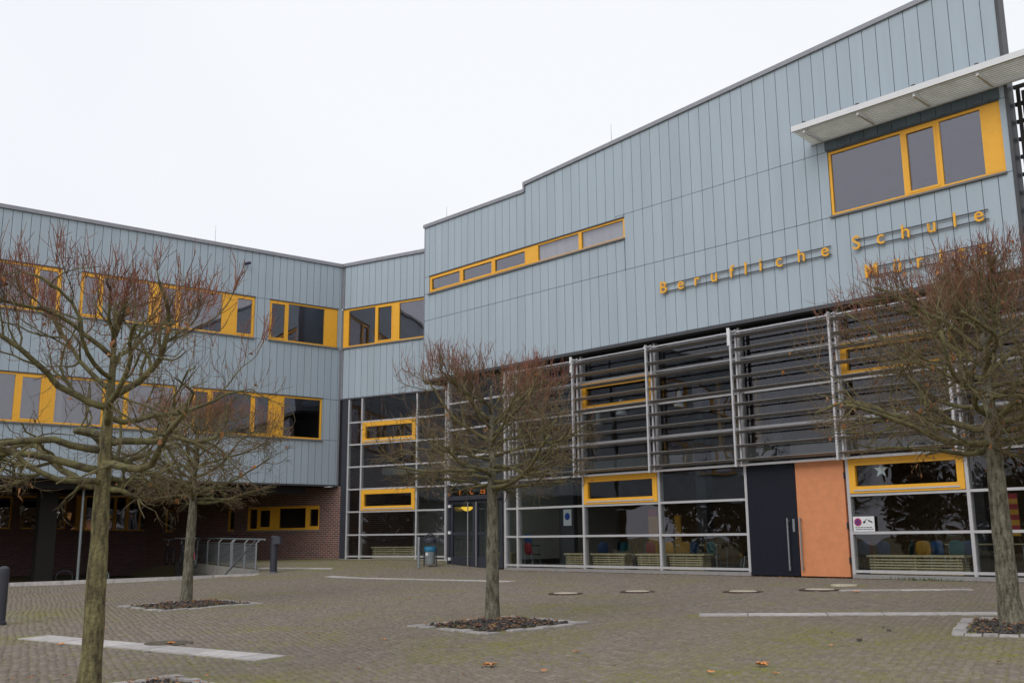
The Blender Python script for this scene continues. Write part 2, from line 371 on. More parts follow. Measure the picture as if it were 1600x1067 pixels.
# setts of the plaza: small square stones in slightly bowed rows
def setts():
    sz = .112; fr = Frame((0, 20), math.radians(-46.4+45))
    U, V = np.meshgrid(np.arange(-26, 26, sz), np.arange(-18, 19.5, sz)); U = U+(np.arange(U.shape[0]) % 2)[:, None]*sz*.5
    V = V+.035*np.sin(U*1.9+.6*np.sin(V*.9))+.05*np.sin(U*.73+V*.21+1)+.03*np.sin(U*3.1+V*.5)
    U = U.ravel()+rng.normal(0, .012, U.size); V = V.ravel()+rng.normal(0, .012, V.size)
    x = fr.p0[0]+fr.d[0]*U+fr.n[0]*V; y = fr.p0[1]+fr.d[1]*U+fr.n[1]*V
    ok = (y > 6.5) & (np.abs(x) < .56*y+1.6)
    s = (x-Rf.p0[0])*Rf.n[0]+(y-Rf.p0[1])*Rf.n[1]; u = (x-Rf.p0[0])*Rf.d[0]+(y-Rf.p0[1])*Rf.d[1]
    ok &= (s > .3) | (u < 1.2)
    ms = (x-Mf.p0[0])*Mf.n[0]+(y-Mf.p0[1])*Mf.n[1]; ok &= ms > .35
    ok &= ~inpoly(x, y, [(p[0], p[1]+ (-.35 if i < 3 else 0)) for i, p in enumerate(YARD)])
    for a, b, w in BANDS:
        d = (b-a)[:2]; L2 = d@d; t = np.clip(((x-a[0])*d[0]+(y-a[1])*d[1])/L2, 0, 1)
        ok &= np.hypot(x-a[0]-t*d[0], y-a[1]-t*d[1]) > w+.055
    for f, h in PITS.values():
        pu = (x-f.p0[0])*f.d[0]+(y-f.p0[1])*f.d[1]; po = (x-f.p0[0])*f.n[0]+(y-f.p0[1])*f.n[1]
        ok &= np.maximum(np.abs(pu), np.abs(po)) > h+.06
    for p, r, k in MHP: ok &= np.hypot(x-p[0], y-p[1]) > r*1.35+.06
    x, y = x[ok], y[ok]; n = len(x)
    ordr = np.argsort(np.hypot(x, y)); x, y = x[ordr], y[ordr]
    ang = fr.yaw+rng.normal(0, .13, n)+.05*np.cos(x*1.9); h = sz/2-.006-rng.uniform(0, .006, n); zt = gz(x, y)+rng.normal(.0, .0028, n)
    tone = np.clip(rng.normal(.5, .24, n), 0, 1)
    c, s_ = np.cos(ang), np.sin(ang)
    def ringof(hs, z):
        o = np.empty((n, 4, 3))
        for i, (a, b) in enumerate(((-1, -1), (1, -1), (1, 1), (-1, 1))):
            o[:, i, 0] = x+(a*c-b*s_)*hs; o[:, i, 1] = y+(a*s_+b*c)*hs; o[:, i, 2] = z
        return o
    A = ringof(h-.010, zt); B = ringof(h+.002, zt-.022)
    V3 = np.concatenate([A, B], 1)
    fl = [(0, 1, 2, 3)]+[(4+i, 4+(i+1) % 4, (i+1) % 4, i) for i in range(4)]
    def mesh(name, sl, org):
        v = V3[sl].reshape(-1, 3)-org; k = len(v)//8
        f = (np.array(fl)[None]+8*np.arange(k)[:, None, None]).reshape(-1, 4)
        m = bpy.data.meshes.new(name); m.vertices.add(len(v)); m.vertices.foreach_set('co', v.ravel())
        m.loops.add(f.size); m.loops.foreach_set('vertex_index', f.ravel()); m.polygons.add(len(f))
        m.polygons.foreach_set('loop_start', np.arange(0, f.size, 4)); m.polygons.foreach_set('loop_total', np.full(len(f), 4))
        ca = m.color_attributes.new('tone', 'FLOAT_COLOR', 'POINT'); tc = np.repeat(tone[sl], 8)
        ca.data.foreach_set('color', np.stack([tc, tc, tc, np.ones_like(tc)], -1).ravel())
        m.materials.append(SETT); m.update(); m.validate(); return m
    vis = []
    for i in range(n):
        if len(vis) >= 300: break
        v = np.array([x[i], y[i], zt[i]])-CAM; dz = v@FWD
        if 800+F*(v@RT)/dz > -5 and 800+F*(v@RT)/dz < 1605 and 533.5-F*(v@UP)/dz < 1070: vis.append(i)
    for i in vis:
        org = np.array([x[i], y[i], zt[i]]); put(bpy.data.objects.new('sett', mesh('sett', slice(i, i+1), org)), Matrix.Translation(Vector(org)), GROUND)
    rest = np.setdiff1d(np.arange(n), vis)
    o = put(bpy.data.objects.new('sett_paving', mesh('sett_paving', rest, np.zeros(3))), Matrix.Identity(4), GROUND); tag(o, kind='stuff')
setts()
# kerb and retaining walls of the sunken yard
ky = math.atan2(K1[1]-K0[1], K1[0]-K0[0]); Kf = Frame((K0[0], K0[1]), ky); KL = math.hypot(*(K1-K0)[:2])
kerb = tag(thing('kerb_wall', K0, 'pale kerb along the edge of the sunken yard', 'kerb'), kind=None)
u = -16
while u < KL-.1:
    l = min(1.5, KL-u); zA = K0[2]+(K1[2]-K0[2])*u/KL; zB = K0[2]+(K1[2]-K0[2])*(u+l)/KL
    m = MB(); m.box(Kf, u+.005, u+l-.005, -.25, .0, zA-1.3, zA+.05, zB-1.3, zB+.05); m.build('kerb_stone', STONEW, kerb); u += l
rd = RAIL[1]-RAIL[0]; RL = math.hypot(*rd); RFr = Frame(RAIL[0], math.atan2(rd[1], rd[0]))
def railz(u): return float(gz(*RAIL[0]))+.06+(.20-float(gz(*RAIL[0]))-.06)*u/RL
ret = thing('retaining_wall', (*RAIL[0], -.9), 'low grey concrete wall under the metal railing', 'wall')
u = 0
while u < RL-.1:
    l = min(1.2, RL-u); pa = RFr.at(u, 0, 0); pb = RFr.at(u+l, 0, 0); za, zb = railz(u), railz(u+l)
    m = MB(); m.box(RFr, u+.004, u+l-.004, -.28, .02, za-.34, za, zb-.34, zb); m.build('coping_block', CONC, ret)
    m = MB(); m.box(RFr, u+.004, u+l-.004, -.24, -.02, za-1.5, za-.35, zb-1.5, zb-.35); m.build('wall_block', CONC, ret); u += l

# ------------------------------------------------------------------ classroom wing (left)
wing = thing('classroom_wing', (*(Lf.at(-7, 0, 0)[:2]), 0), 'long blue grey clad wing with two rows of yellow framed windows', 'building')
LE = -19.0
zr, zh, zs_, lh, ls, lb = 12.45, 10.60, 8.95, 6.75, 5.06, 3.25
Lw = [(-14.6, -11.2, zs_, zh, [('p', -14.5, -12.12), ('s', -12.0, -11.27)]),
      (-10.55, -3.92, zs_, zh, [('s', -10.5, -9.85), ('p', -9.75, -8.09), ('i', -8.09, -7.72), ('s', -7.70, -7.04), ('p', -6.92, -5.26), ('i', -5.26, -4.72), ('s', -4.70, -3.97)]),
      (-3.29, -.22, zs_, zh, [('s', -3.25, -2.55), ('p', -2.45, -.83), ('i', -.83, -.25)]),
      (-15.5, -6.91, ls, lh, [('p', -15.4, -12.42), ('s', -12.25, -11.53), ('i', -11.51, -11.12), ('p', -11.1, -9.53), ('s', -9.45, -8.71), ('p', -8.6, -6.98)]),
      (-6.25, -.83, ls, lh, [('s', -6.2, -5.6), ('p', -5.45, -3.90), ('s', -3.80, -3.10), ('i', -3.08, -2.53), ('p', -2.5, -.90)])]
Lh = [w[:4] for w in Lw]
cuts = list(np.arange(-.16, LE, -.305))[::-1]+[-.02]
panels(Lf, cuts, [(lb, ls), (ls, lh), (lh, zs_), (zs_, zh), (zh, zr)], Lh, 0, wing)
m = MB(); holed(m, Lf, LE, -.04, lb, zr, -.16, -.03, Lh); m.build('backing_wall', BACK, wing)
for (a, b, c, d, it) in Lw: window(Lf, a, b, c, d, it, -.03, wing)
bx('corner_trim', Lf, -.10, -.01, -.02, .012, lb, zs_-.06, COPE, wing); bx('corner_trim', Lf, -.10, -.01, -.02, .012, zh+.04, zr, COPE, wing)
bx('coping', Lf, LE, -.02, -.35, .07, zr, zr+.14, COPE, wing)
bx('bottom_trim', Lf, LE, -.02, -.10, .02, lb-.06, lb, TRIM, wing)
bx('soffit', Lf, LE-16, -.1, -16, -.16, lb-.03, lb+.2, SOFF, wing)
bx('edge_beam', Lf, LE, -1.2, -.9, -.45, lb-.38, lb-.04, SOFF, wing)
bx('floor_slab', Lf, LE, -.2, -9, -.17, 6.95, 7.3, WALLIN, wing); bx('roof_slab', Lf, LE, -.2, -9, -.17, 11.9, 12.3, WALLIN, wing)
bx('floor_slab', Lf, LE, -.2, -9, -.17, lb+.22, lb+.4, FLOORIN, wing)
bx('rear_wall', Lf, LE, -.2, -7.2, -7, lb+.4, 11.9, WALLIN, wing)
for u_ in (-3.6, -6.6, -10.9): bx('partition', Lf, u_-.08, u_+.08, -7, -.2, lb+.41, 11.89, WALLIN, wing)
bx('end_wall', Lf, -.30, -.18, -7, -.17, lb+.4, 11.9, WALLIN, wing); bx('end_wall', Lf, LE, LE+.1, -7, -.17, lb+.4, 11.9, WALLIN, wing)
LX = -34.; xw = [(u_, u_+5.2, a_, b_) for u_ in (-33, -27, -21.6+.6) for a_, b_ in ((zs_, zh), (ls, lh))]
xw = [w for w in xw if w[1] < LE-.2]+[(-20.9+.0, LE-.25, zs_, zh)]*0
m = MB(); holed(m, Lf, LX, LE-.01, lb, zr, -.16, 0, xw); tag(m.build('cladding_far', CLAD, wing), kind='stuff')
for w in xw: window(Lf, *w, [('s', w[0]+.1, w[0]+.8), ('p', w[0]+.9, w[0]+2.5), ('i', w[0]+2.5, w[0]+3.0), ('p', w[0]+3.05, w[1]-.1)], -.03, wing)
bx('coping', Lf, LX, LE, -.35, .07, zr, zr+.14, COPE, wing); bx('rear_wall', Lf, LX, LE, -7.2, -7, lb+.4, 11.9, WALLIN, wing); bx('roof_slab', Lf, LX, LE, -9, -.17, 11.9, 12.3, WALLIN, wing); bx('floor_slab', Lf, LX, LE, -9, -.17, 6.95, 7.3, WALLIN, wing)
# recessed brick ground floor under the wing
RO = -10.8
def lp(px, py): return Lf.uz(px, py, RO)
gw = []
for (a, b, zt, zb) in ((-45, 17, 775, 826), (33, 64, 775, 826), (87, 103, 776, 826.5), (118, 232, 776, 829)):
    ua, _ = lp(a, 800); ub, zb_ = lp(b, zb); gw.append((ua, ub, zb_, lp(b, zt)[1]))
wL = lp(244, 800)[0]
m = MB(); holed(m, Lf, -34, wL, -1.6, lb-.05, RO-.35, RO, gw); bw = m.build('brick_wall', BRICKL, wing)
for i, (a, b, c, d) in enumerate(gw):
    w = b-a
    it = [('p', a+.06, b-.06)] if i != 3 else [('i', a+.06, a+.42), ('p', a+.5, a+w*.52), ('p', a+w*.56, a+w*.68), ('p', a+w*.73, b-.42), ('p', b-.34, b-.06)]
    window(Lf, a, b, c, d, it, RO-.16, wing, fw=.06, head=False)
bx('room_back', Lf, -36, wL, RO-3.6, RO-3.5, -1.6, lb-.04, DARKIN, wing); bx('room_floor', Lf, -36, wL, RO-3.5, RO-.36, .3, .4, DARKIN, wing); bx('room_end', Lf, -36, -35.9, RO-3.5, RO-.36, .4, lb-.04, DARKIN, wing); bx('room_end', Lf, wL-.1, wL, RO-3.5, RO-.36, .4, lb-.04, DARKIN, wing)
pc = Lf.uz(76, 800, -1.6)[0]; bx('column', Lf, pc-.30, pc+.30, -2.2, -1.6, -1.2, lb-.03, SOFF, wing)
q = Lf.at(Lf.uz(128.5, 800, -1.0)[0], -1.0, 0); m = MB(); m.tube([(q[0], q[1], -1.), (q[0], q[1], lb-.02)], .05, 10); m.build('downpipe', STEEL, wing)

# ------------------------------------------------------------------ link wing (middle)
link = thing('link_wing', (*(Mf.at(2.5, 0, 0)[:2]), .25), 'narrow link wing with glass wall below and yellow corner window above', 'building')
mw = (.02, 5.4, zs_, zh)
panels(Mf, list(np.arange(.10, 5.6, .328)), [(6.80, zs_), (zs_, zh), (zh, zr+.02)], [mw], 0, link)
m = MB(); holed(m, Mf, .06, 5.4, 6.8, zr, -.16, -.03, [mw]); m.build('backing_wall', BACK, link)
window(Mf, .04, 5.3, zs_, zh, [('i', .11, .26), ('p', .33, 1.74), ('s', 1.84, 2.66), ('i', 2.68, 2.92), ('p', 3.0, 5.2)], -.03, link)
bx('corner_post', Mf, -.06, .035, -.08, .0, zs_, zh, COPE, link)
bx('coping', Mf, -.04, 5.6, -.35, .07, zr+.02, zr+.16, COPE, link); bx('bottom_trim', Mf, .02, 5.4, -.12, .02, 6.74, 6.80, TRIM, link)
bx('corner_trim', Mf, .0, .09, -.02, .012, 6.8, zs_-.06, COPE, link); bx('corner_trim', Mf, .0, .09, -.02, .012, zh+.04, zr, COPE, link)
bx('roof_slab', Mf, .1, 6, -7, -.17, 11.9, 12.3, WALLIN, link); bx('floor_slab', Mf, .1, 6, -7, -.17, 6.9, 7.3, WALLIN, link)
bx('rear_wall', Mf, .1, 8, -5.2, -5, .2, 11.9, WALLIN, link); bx('partition', Mf, .15, .28, -5, -.2, 7.3, 11.9, WALLIN, link)
bx('floor', Mf, -.2, 8, -5, -.2, .1, .27, FLOORIN, link)
bx('inner_brick_wall', Mf, -.05, .10, -6, -.36, .1, 6.9, BRICKM, link)
# curtain wall of the link
mv = [.50, 1.19, 3.98, 5.36]; mz = [.40, 1.24, 2.15, 3.05, 3.95, 4.86, 5.77, 6.74]
for i, v in enumerate(mv): bx('mullion', Mf, v-.035, v+.035, -.12, .03, .3, 6.735, ALU, link)
bx('reveal', Mf, -.1, .14, -.4, -.03, lb-.04, 6.9, BACK, link); bx('edge_panel', Mf, .14, .46, -.15, .0, .3, 6.735, ANTH, link)
bx('base_rail', Mf, .14, 5.45, -.14, .04, .20, .30, ALU, link)
for a, b in zip(mv[:-1], mv[1:]):
    for z in mz[:-1]: bx('transom', Mf, a+.035, b-.035, -.10, .022, z-.03, z+.03, ALU, link)
    for c, d in zip(mz[:-1], mz[1:]):
        if abs(a-1.19) < .01 and (abs(c-2.15) < .01 or abs(c-4.86) < .01):
            m = MB(); e = .17
            m.box(Mf, a+.05, b-.05, -.06, .05, c+.04, c+.04+e); m.box(Mf, a+.05, b-.05, -.06, .05, d-.04-e, d-.04); m.box(Mf, a+.05, a+.05+e, -.06, .05, c+.04+e, d-.04-e); m.box(Mf, b-.05-e, b-.05, -.06, .05, c+.04+e, d-.04-e)
            vw = m.build('vent_window', YEL, link); bx('pane', Mf, a+.05+e, b-.05-e, -.03, -.02, c+.04+e, d-.04-e, GLASSH, vw); bx('drip_rail', Mf, a+.16, b-.16, .05, .07, c+.085, c+.125, ALU, vw)
        else: bx('pane', Mf, a+.035, b-.035, -.05, -.04, c+.03, d-.03, GLASSH, link)
bx('gallery_slab', Mf, .5, 6, -5, -2.2, 3.75, 4.05, WALLIN, link)
# brick wall of the link running back under the classroom wing
def mp_(px, py): return Mf.uz(px, py, 0)
ua, zb_ = mp_(384, 829); ub, zt_ = mp_(499, 789)
bh = [(ua, ub, zb_, zt_), (mp_(355, 800)[0], mp_(366, 800)[0], zb_, zt_), (mp_(257, 800)[0], mp_(271, 800)[0], zb_, zt_)]
m = MB(); holed(m, Mf, -12.6, .12, -1.6, lb-.05, -.35, -.02, bh); m.build('brick_wall', BRICKM, link)
w_ = ub-ua
window(Mf, ua, ub, zb_, zt_, [('p', ua+.1, ua+w_*.13), ('s', ua+w_*.155, ua+w_*.33), ('i', ua+w_*.33, ua+w_*.42), ('p', ua+w_*.44, ua+w_*.80), ('s', ua+w_*.84, ub-.06)], -.1, link, fw=.09, head=False)
for h in bh[1:]: window(Mf, *h, [('p', h[0]+.07, h[1]-.07)], -.1, link, fw=.07, head=False)
bx('room_back', Mf, -14, .1, -3.2, -3.1, -.2, 3.04, WALLIN, link); bx('room_floor', Mf, -14, .1, -3.1, -.36, -.2, .3, FLOORIN, link); bx('room_ceiling', Mf, -12, .1, -3.2, -.36, 3.05, 3.15, WALLIN, link)

# ------------------------------------------------------------------ main hall (right)
hall = thing('main_hall', (*(Rf.at(11, 0, 0)[:2]), 0), 'tall blue grey clad hall with glazed ground floor and sloping roof edge', 'building')
CO = .22; UE = 21.93; U0 = .27
def rooftop(u): return 12.95 if u < 5.87 else 13.20+.0685*(u-5.87)
zb, sA, sU = 6.95, 9.24, 11.05
strip = (.55, 10.30, 10.28, 10.95); bigw = (17.36, 21.77, 9.26, 11.03)
holesR = [strip, bigw]
rc = [U0]+[.55+.3755*i for i in range(0, 57)]; rc = [r for r in rc if r < UE-.1]+[UE]
rows_all = [(zb, sA), (sA, 11.05)]
for a, b in zip(rc[:-1], rc[1:]):
    left = b <= 10.31
    rws = [(zb, sA), (sA, 10.28), (10.28, 10.95)] if left else [(zb, sA), (sA, sU)]
    for c, d in rws:
        for r in sub_rects((a, b, c, d), holesR):
            if r[1]-r[0] > .05: bx('cladding_panel', Rf, r[0]+.008, r[1]-.008, CO-.022, CO, r[2]+.008, r[3]-.008, CLAD, hall)
    zt0 = 10.95 if left else sU
    segs = [(a, b)] if not (a < 5.87 < b) else [(a, 5.87), (5.87, b)]
    for (p, q) in segs:
        m = MB(); m.box(Rf, p+.008, q-.008, CO-.022, CO, zt0+.006, rooftop(p+1e-4), zt0+.006, rooftop(q-1e-4)); m.build('cladding_panel', CLAD, hall)
m = MB(); holed(m, Rf, U0+.02, UE-.02, zb, 12.9, CO-.2, CO-.03, holesR); m.box(Rf, 5.9, UE-.02, CO-.2, CO-.03, 12.9, rooftop(5.9)-.01, 12.9, rooftop(UE)-.01); m.build('backing_wall', BACK, hall)
m = MB(); m.box(Rf, U0-.06, 5.85, CO-.35, CO+.06, 12.95, 13.08); m.build('coping', COPE, hall)
m = MB(); m.box(Rf, 5.79, UE+.05, CO-.35, CO+.061, rooftop(5.88), rooftop(5.88)+.13, rooftop(UE), rooftop(UE)+.13); m.build('coping', COPE, hall)
bx('coping_upstand', Rf, 5.79, 5.87, CO-.34, CO+.058, 13.0, 13.2, COPE, hall)
bx('edge_trim', Rf, UE-.01, UE+.07, CO-.35, CO+.02, zb, rooftop(UE)-.002, TRIM, hall)
bx('edge_trim', Rf, U0-.03, U0, CO-.3, CO+.01, zb, 12.94, COPE, hall)
bx('side_wall', Rf, U0, U0+.2, -2.6, CO-.2, zb, 12.9, CLAD, hall)
m = MB(); m.hexa([Rf.at(UE-.22, CO-.2, 6.9), Rf.at(UE-.03, CO-.2, 6.9), Rf.at(UE-4.1, -10, 6.9), Rf.at(UE-4.3, -10, 6.9), Rf.at(UE-.22, CO-.2, 13.9), Rf.at(UE-.03, CO-.2, 13.9), Rf.at(UE-4.1, -10, 13.9), Rf.at(UE-4.3, -10, 13.9)]); m.build('side_wall', DARKIN, hall)
bx('bottom_trim', Rf, U0, UE, CO-.3, CO+.025, zb-.1, zb, TRIM, hall)
bx('soffit', Rf, U0, UE, -10, CO-.03, zb-.14, zb+.25, SOFF, hall); bx('soffit', Rf, UE, UE+3, -10, .05, zb-.14, zb-.05, SOFF, hall)
m = MB(); m.hexa([Rf.at(U0, CO-.2, 12.4), Rf.at(UE-.1, CO-.2, 12.4), Rf.at(UE-4.2, -10, 12.4), Rf.at(U0, -10, 12.4), Rf.at(U0, CO-.2, 12.7), Rf.at(UE-.1, CO-.2, 12.7), Rf.at(UE-4.2, -10, 12.7), Rf.at(U0, -10, 12.7)]); m.build('roof_slab', WALLIN, hall)
bx('rear_wall', Rf, U0, UE+3, -10.2, -10, 0, 6.9, WARM, hall); bx('rear_wall', Rf, U0, UE-4.2, -10.2, -10, 6.9, 12.7, WALLIN, hall); bx('room_wall', Rf, U0+.2, 10.6, -2.2, -2, 7.2, 12.4, WALLIN, hall); bx('room_wall', Rf, 16, UE-2.2, -5, -4.8, 7.2, 12.4, WALLIN, hall)
m = MB(); m.hexa([Rf.at(15, CO-.21, 11.35), Rf.at(UE-.3, CO-.21, 11.35), Rf.at(UE-2.4, -5, 11.35), Rf.at(15, -5, 11.35), Rf.at(15, CO-.21, 11.45), Rf.at(UE-.3, CO-.21, 11.45), Rf.at(UE-2.4, -5, 11.45), Rf.at(15, -5, 11.45)]); m.build('room_ceiling', WALLIN, hall)
bx('partition', Rf, 15.9, 16.1, -5, CO-.21, 7.2, 12.4, WALLIN, hall)
window(Rf, *strip, [('s', .62, 2.38), ('s', 2.44, 4.14), ('s', 4.2, 5.86), ('i', 5.86, 6.38), ('p', 6.44, 8.32), ('p', 8.46, 10.24)], CO-.03, hall, fw=.06)
window(Rf, *bigw, [('p', 17.43, 19.34), ('s', 19.44, 20.24), ('p', 20.33, 21.31), ('i', 21.31, 21.72)], CO-.03, hall, fw=.075)
for a, b in ((6.44, 8.32), (8.46, 10.24)):
    m = MB(); n = 22
    us = np.linspace(a-.02, b+.02, n*2+1)
    for i in range(n*2):
        o0 = .06+.02*(-1)**i; o1 = .06+.02*(-1)**(i+1)
        m.add([Rf.at(us[i], o0, 10.2), Rf.at(us[i+1], o1, 10.2), Rf.at(us[i+1], o1, 10.97), Rf.at(us[i], o0, 10.97)], [(0, 1, 2, 3)])
    m.build('curtain', CURT, hall)
# sunshade over the big window
shade_u0, shade_u1 = 16.92, 24.6; SO = 1.0
sun = MB(); z0_ = 11.42; z1_ = 11.50
sun.box(Rf, shade_u0, shade_u1, CO+SO-.05, CO+SO+.02, z1_-.05, z1_+.10)
for ub_ in (17.25, 18.75, 20.2, 21.7, 23.2): sun.box(Rf, ub_-.03, ub_+.03, CO+.02, CO+SO-.05, z0_-.06, z1_+.03)
sun.box(Rf, shade_u0, shade_u1, CO+.02, CO+.06, z0_-.08, z0_)
sh = sun.build('sunshade', WHITE, hall)
for i in range(10):
    o_ = CO+.10+i*.0875; zz = z0_+(z1_-z0_)*i/10
    bx('slat', Rf, shade_u0, shade_u1, o_, o_+.026, zz-.02, zz+.028, SHADE, sh)
for i, a in enumerate(np.arange(17.30, 21.7, .3755)): bx('dark_panel', Rf, a+.006, min(a+.3755, 21.90)-.006, CO-.01, CO+.03, 11.075, 11.33, DARKPAN, hall)  # row of panels above the big window, darker than the cladding
for ub_ in (17.25, 18.75, 20.2, 21.7): bx('bracket_knob', Rf, ub_-.04, ub_+.04, CO+SO-.15, CO+SO-.05, z1_+.10, z1_+.17, TRIM, sh)
# steel lattice beyond the corner
LO = .02
for i in range(9): bx('lattice_bar', Rf, UE+.17+i*.21, UE+.25+i*.21, LO-.05, LO, 7.75, 11.35, SOFF, hall)
for z in np.arange(7.85, 11.5, .43): bx('lattice_rail', Rf, UE+.1, UE+2.6, LO-.12, LO-.06, z, z+.09, SOFF, hall)
for o_ in (-.5, -1.0): bx('lattice_post', Rf, UE+.12, UE+.2, o_-.06, o_, 7.75, 11.4, SOFF, hall)

# curtain wall
hu = [1.48, 4.53, 5.13, 8.14, 11.16, 14.16, 17.17, 20.14, 23.15]; hz = [.17, 1.10, 2.03, 2.965, 3.965, 4.955, 5.93, 6.80]
for u_ in hu:
    w_ = .05 if u_ in (1.48, 4.53) else .04
    bx('mullion', Rf, u_-w_, u_+w_, -.14, .035, .03, 6.805, ALU, hall)
bx('base_rail', Rf, 4.48, 14.2, -.14, .05, .0, .10, ALUD, hall); bx('base_rail', Rf, 17.13, 24, -.14, .05, .0, .10, ALUD, hall)
bx('base_gap', Rf, 4.5, 24, -.1, .0, -.12, -.002, SOFF, hall)
VW = {(8.14, 2.03), (8.14, 4.955), (17.17, 2.03), (17.17, 4.955)}
for a, b in zip(hu[:-1], hu[1:]):
    for k, z in enumerate(hz[:-1]):
        if a == 14.16 and z < 2.9: continue
        if a == 1.48 and z < 2.9: continue
        bx('transom', Rf, a+.04, b-.04, -.10, .026, z-.032, z+.032, ALU, hall)
    for c, d in zip(hz[:-1], hz[1:]):
        if a in (14.16, 1.48) and c < 2.9: continue
        if (a, c) in VW:
            e = .17; m = MB(); A, B_, C_, D_ = a+.05, b-.05, c+.04, d-.04
            m.box(Rf, A, B_, -.06, .055, C_, C_+e); m.box(Rf, A, B_, -.06, .055, D_-e, D_); m.box(Rf, A, A+e, -.06, .055, C_+e, D_-e); m.box(Rf, B_-e, B_, -.06, .055, C_+e, D_-e)
            vw = m.build('vent_window', YEL, hall); m = MB(); e2 = e-.05
            bx('pane', Rf, A+e, B_-e, -.03, -.02, C_+e, D_-e, GLASSH, vw); bx('drip_rail', Rf, A+.12, B_-.12, .056, .075, C_+.05, C_+.09, ALU, vw)
        elif a == 11.16 and c > 2.9 or True: bx('pane', Rf, a+.04, b-.04, -.05, -.04, c+.032, d-.032, GLASSH, hall)
# return of glass between link and hall
Qf = Frame(Rf.at(1.46, 0, 0)[:2], Rf.yaw-math.pi/2)      # runs back from the hall corner
for z in mz[:-1]: bx('transom', Qf, -1.75, -.06, -.06, .0, z-.03, z+.03, ALU, hall)
bx('pane', Qf, -1.75, -.06, -.04, -.03, .3, 6.7, GLASSH, hall)
# tall double door, black and orange
dr = bx('door', Rf, 14.22, 15.70, -.06, .055, .03, 2.90, BLACKD, hall); bx('handle', Rf, 15.42, 15.455, .11, .145, .16, 1.50, STEEL, dr); bx('lock_plate', Rf, 15.55, 15.61, .055, .065, 1.15, 1.48, STEEL, dr)
for z in (.22, 1.42): bx('handle_mount', Rf, 15.425, 15.45, .055, .11, z, z+.03, STEEL, dr)
dr = bx('door', Rf, 15.715, 17.08, -.06, .058, .03, 2.93, ORANGE, hall); bx('handle', Rf, 15.79, 15.825, .115, .15, .16, 1.52, STEEL, dr)
for z in (.22, 1.44): bx('handle_mount', Rf, 15.795, 15.82, .058, .115, z, z+.03, STEEL, dr)
for z in (.35, 1.2, 2.45): bx('hinge', Rf, 17.08, 17.105, .03, .075, z, z+.16, ANTH, dr)
bx('door_head', Rf, 14.2, 17.1, -.1, .0, 2.93, 2.965, ANTH, hall)
# entrance door set
bx('door_canopy', Rf, 1.62, 4.45, -.08, .18, 2.40, 2.55, ANTH, hall)
def leaf(a, b, hs, open_=False):
    m = MB(); e = .13
    m.box(Rf, a, b, 0, .06, .06, .42); m.box(Rf, a, b, 0, .06, 2.27, 2.395); m.box(Rf, a, a+e, 0, .06, .42, 2.27); m.box(Rf, b-e, b, 0, .06, .42, 2.27); m.box(Rf, a+e, b-e, 0, .06, 1.18, 1.28)
    d = m.build('door', ANTH, hall)
    bx('pane', Rf, a+e, b-e, .025, .035, .42, 1.18, GLASSH, d); bx('pane', Rf, a+e, b-e, .025, .035, 1.28, 2.27, GLASSH, d)
    for h in hs:
        p = Rf.at(h, .14, 0); m = MB(); m.tube([p+[0, 0, .12], p+[0, 0, 2.32]], .02, 8); m.build('handle', ALUD, d)
    return d
d1 = leaf(1.68, 3.02, (2.72,))
for z in (.3, 1.22, 2.15): bx('hinge', Rf, 1.60, 1.72, .06, .11, z, z+.10, WHITE, d1)
leaf(3.03, 3.98, (3.16,)); leaf(4.0, 4.42, ())
bx('door_post', Rf, 1.53, 1.67, -.06, .1, .0, 2.96, ANTH, hall)
bx('pane', Rf, 1.68, 4.46, -.04, -.03, 2.56, 2.93, GLASSH, hall)

# hall interior
bx('lobby_wall', Rf, .9, 1.05, -10, -2.6, 0, 6.8, LOBBY, hall)
bx('floor', Rf, .8, UE+3, -10, -.15, -.1, .06, FLOORIN, hall)
bx('gallery_slab', Rf, 1.6, UE+3, -10, -4.6, 3.55, 3.9, WALLIN, hall)
for u_ in (3.2, 9.6, 12.6, 18.6): bx('pillar', Rf, u_-.2, u_+.2, -4.6, -4.2, .06, 6.8, DARKIN, hall)
bx('stub_wall', Rf, 6.2, 6.75, -1.2, -1.0, .06, 6.8, DARKIN, hall)
bx('side_wall', Rf, UE+2.9, UE+3, -10, -.15, 0, 6.9, WALLIN, hall)
bx('inner_wall', Rf, 13.2, 15.2, -2.6, -2.5, .06, 3.0, DARKIN, hall)
for i, u_ in enumerate((8.6, 9.3, 10.2, 16.8)): bx('gallery_column', Rf, u_, u_+.14, -7, -6.8, 3.9, 6.8, YEL, hall)
m = MB(); 
for i in range(14): m.box(Rf, 9.6+i*.27, 9.9+i*.27, -7.5, -6.2, .06+i*.25, .31+i*.25)
m.build('staircase', DARKIN, hall)

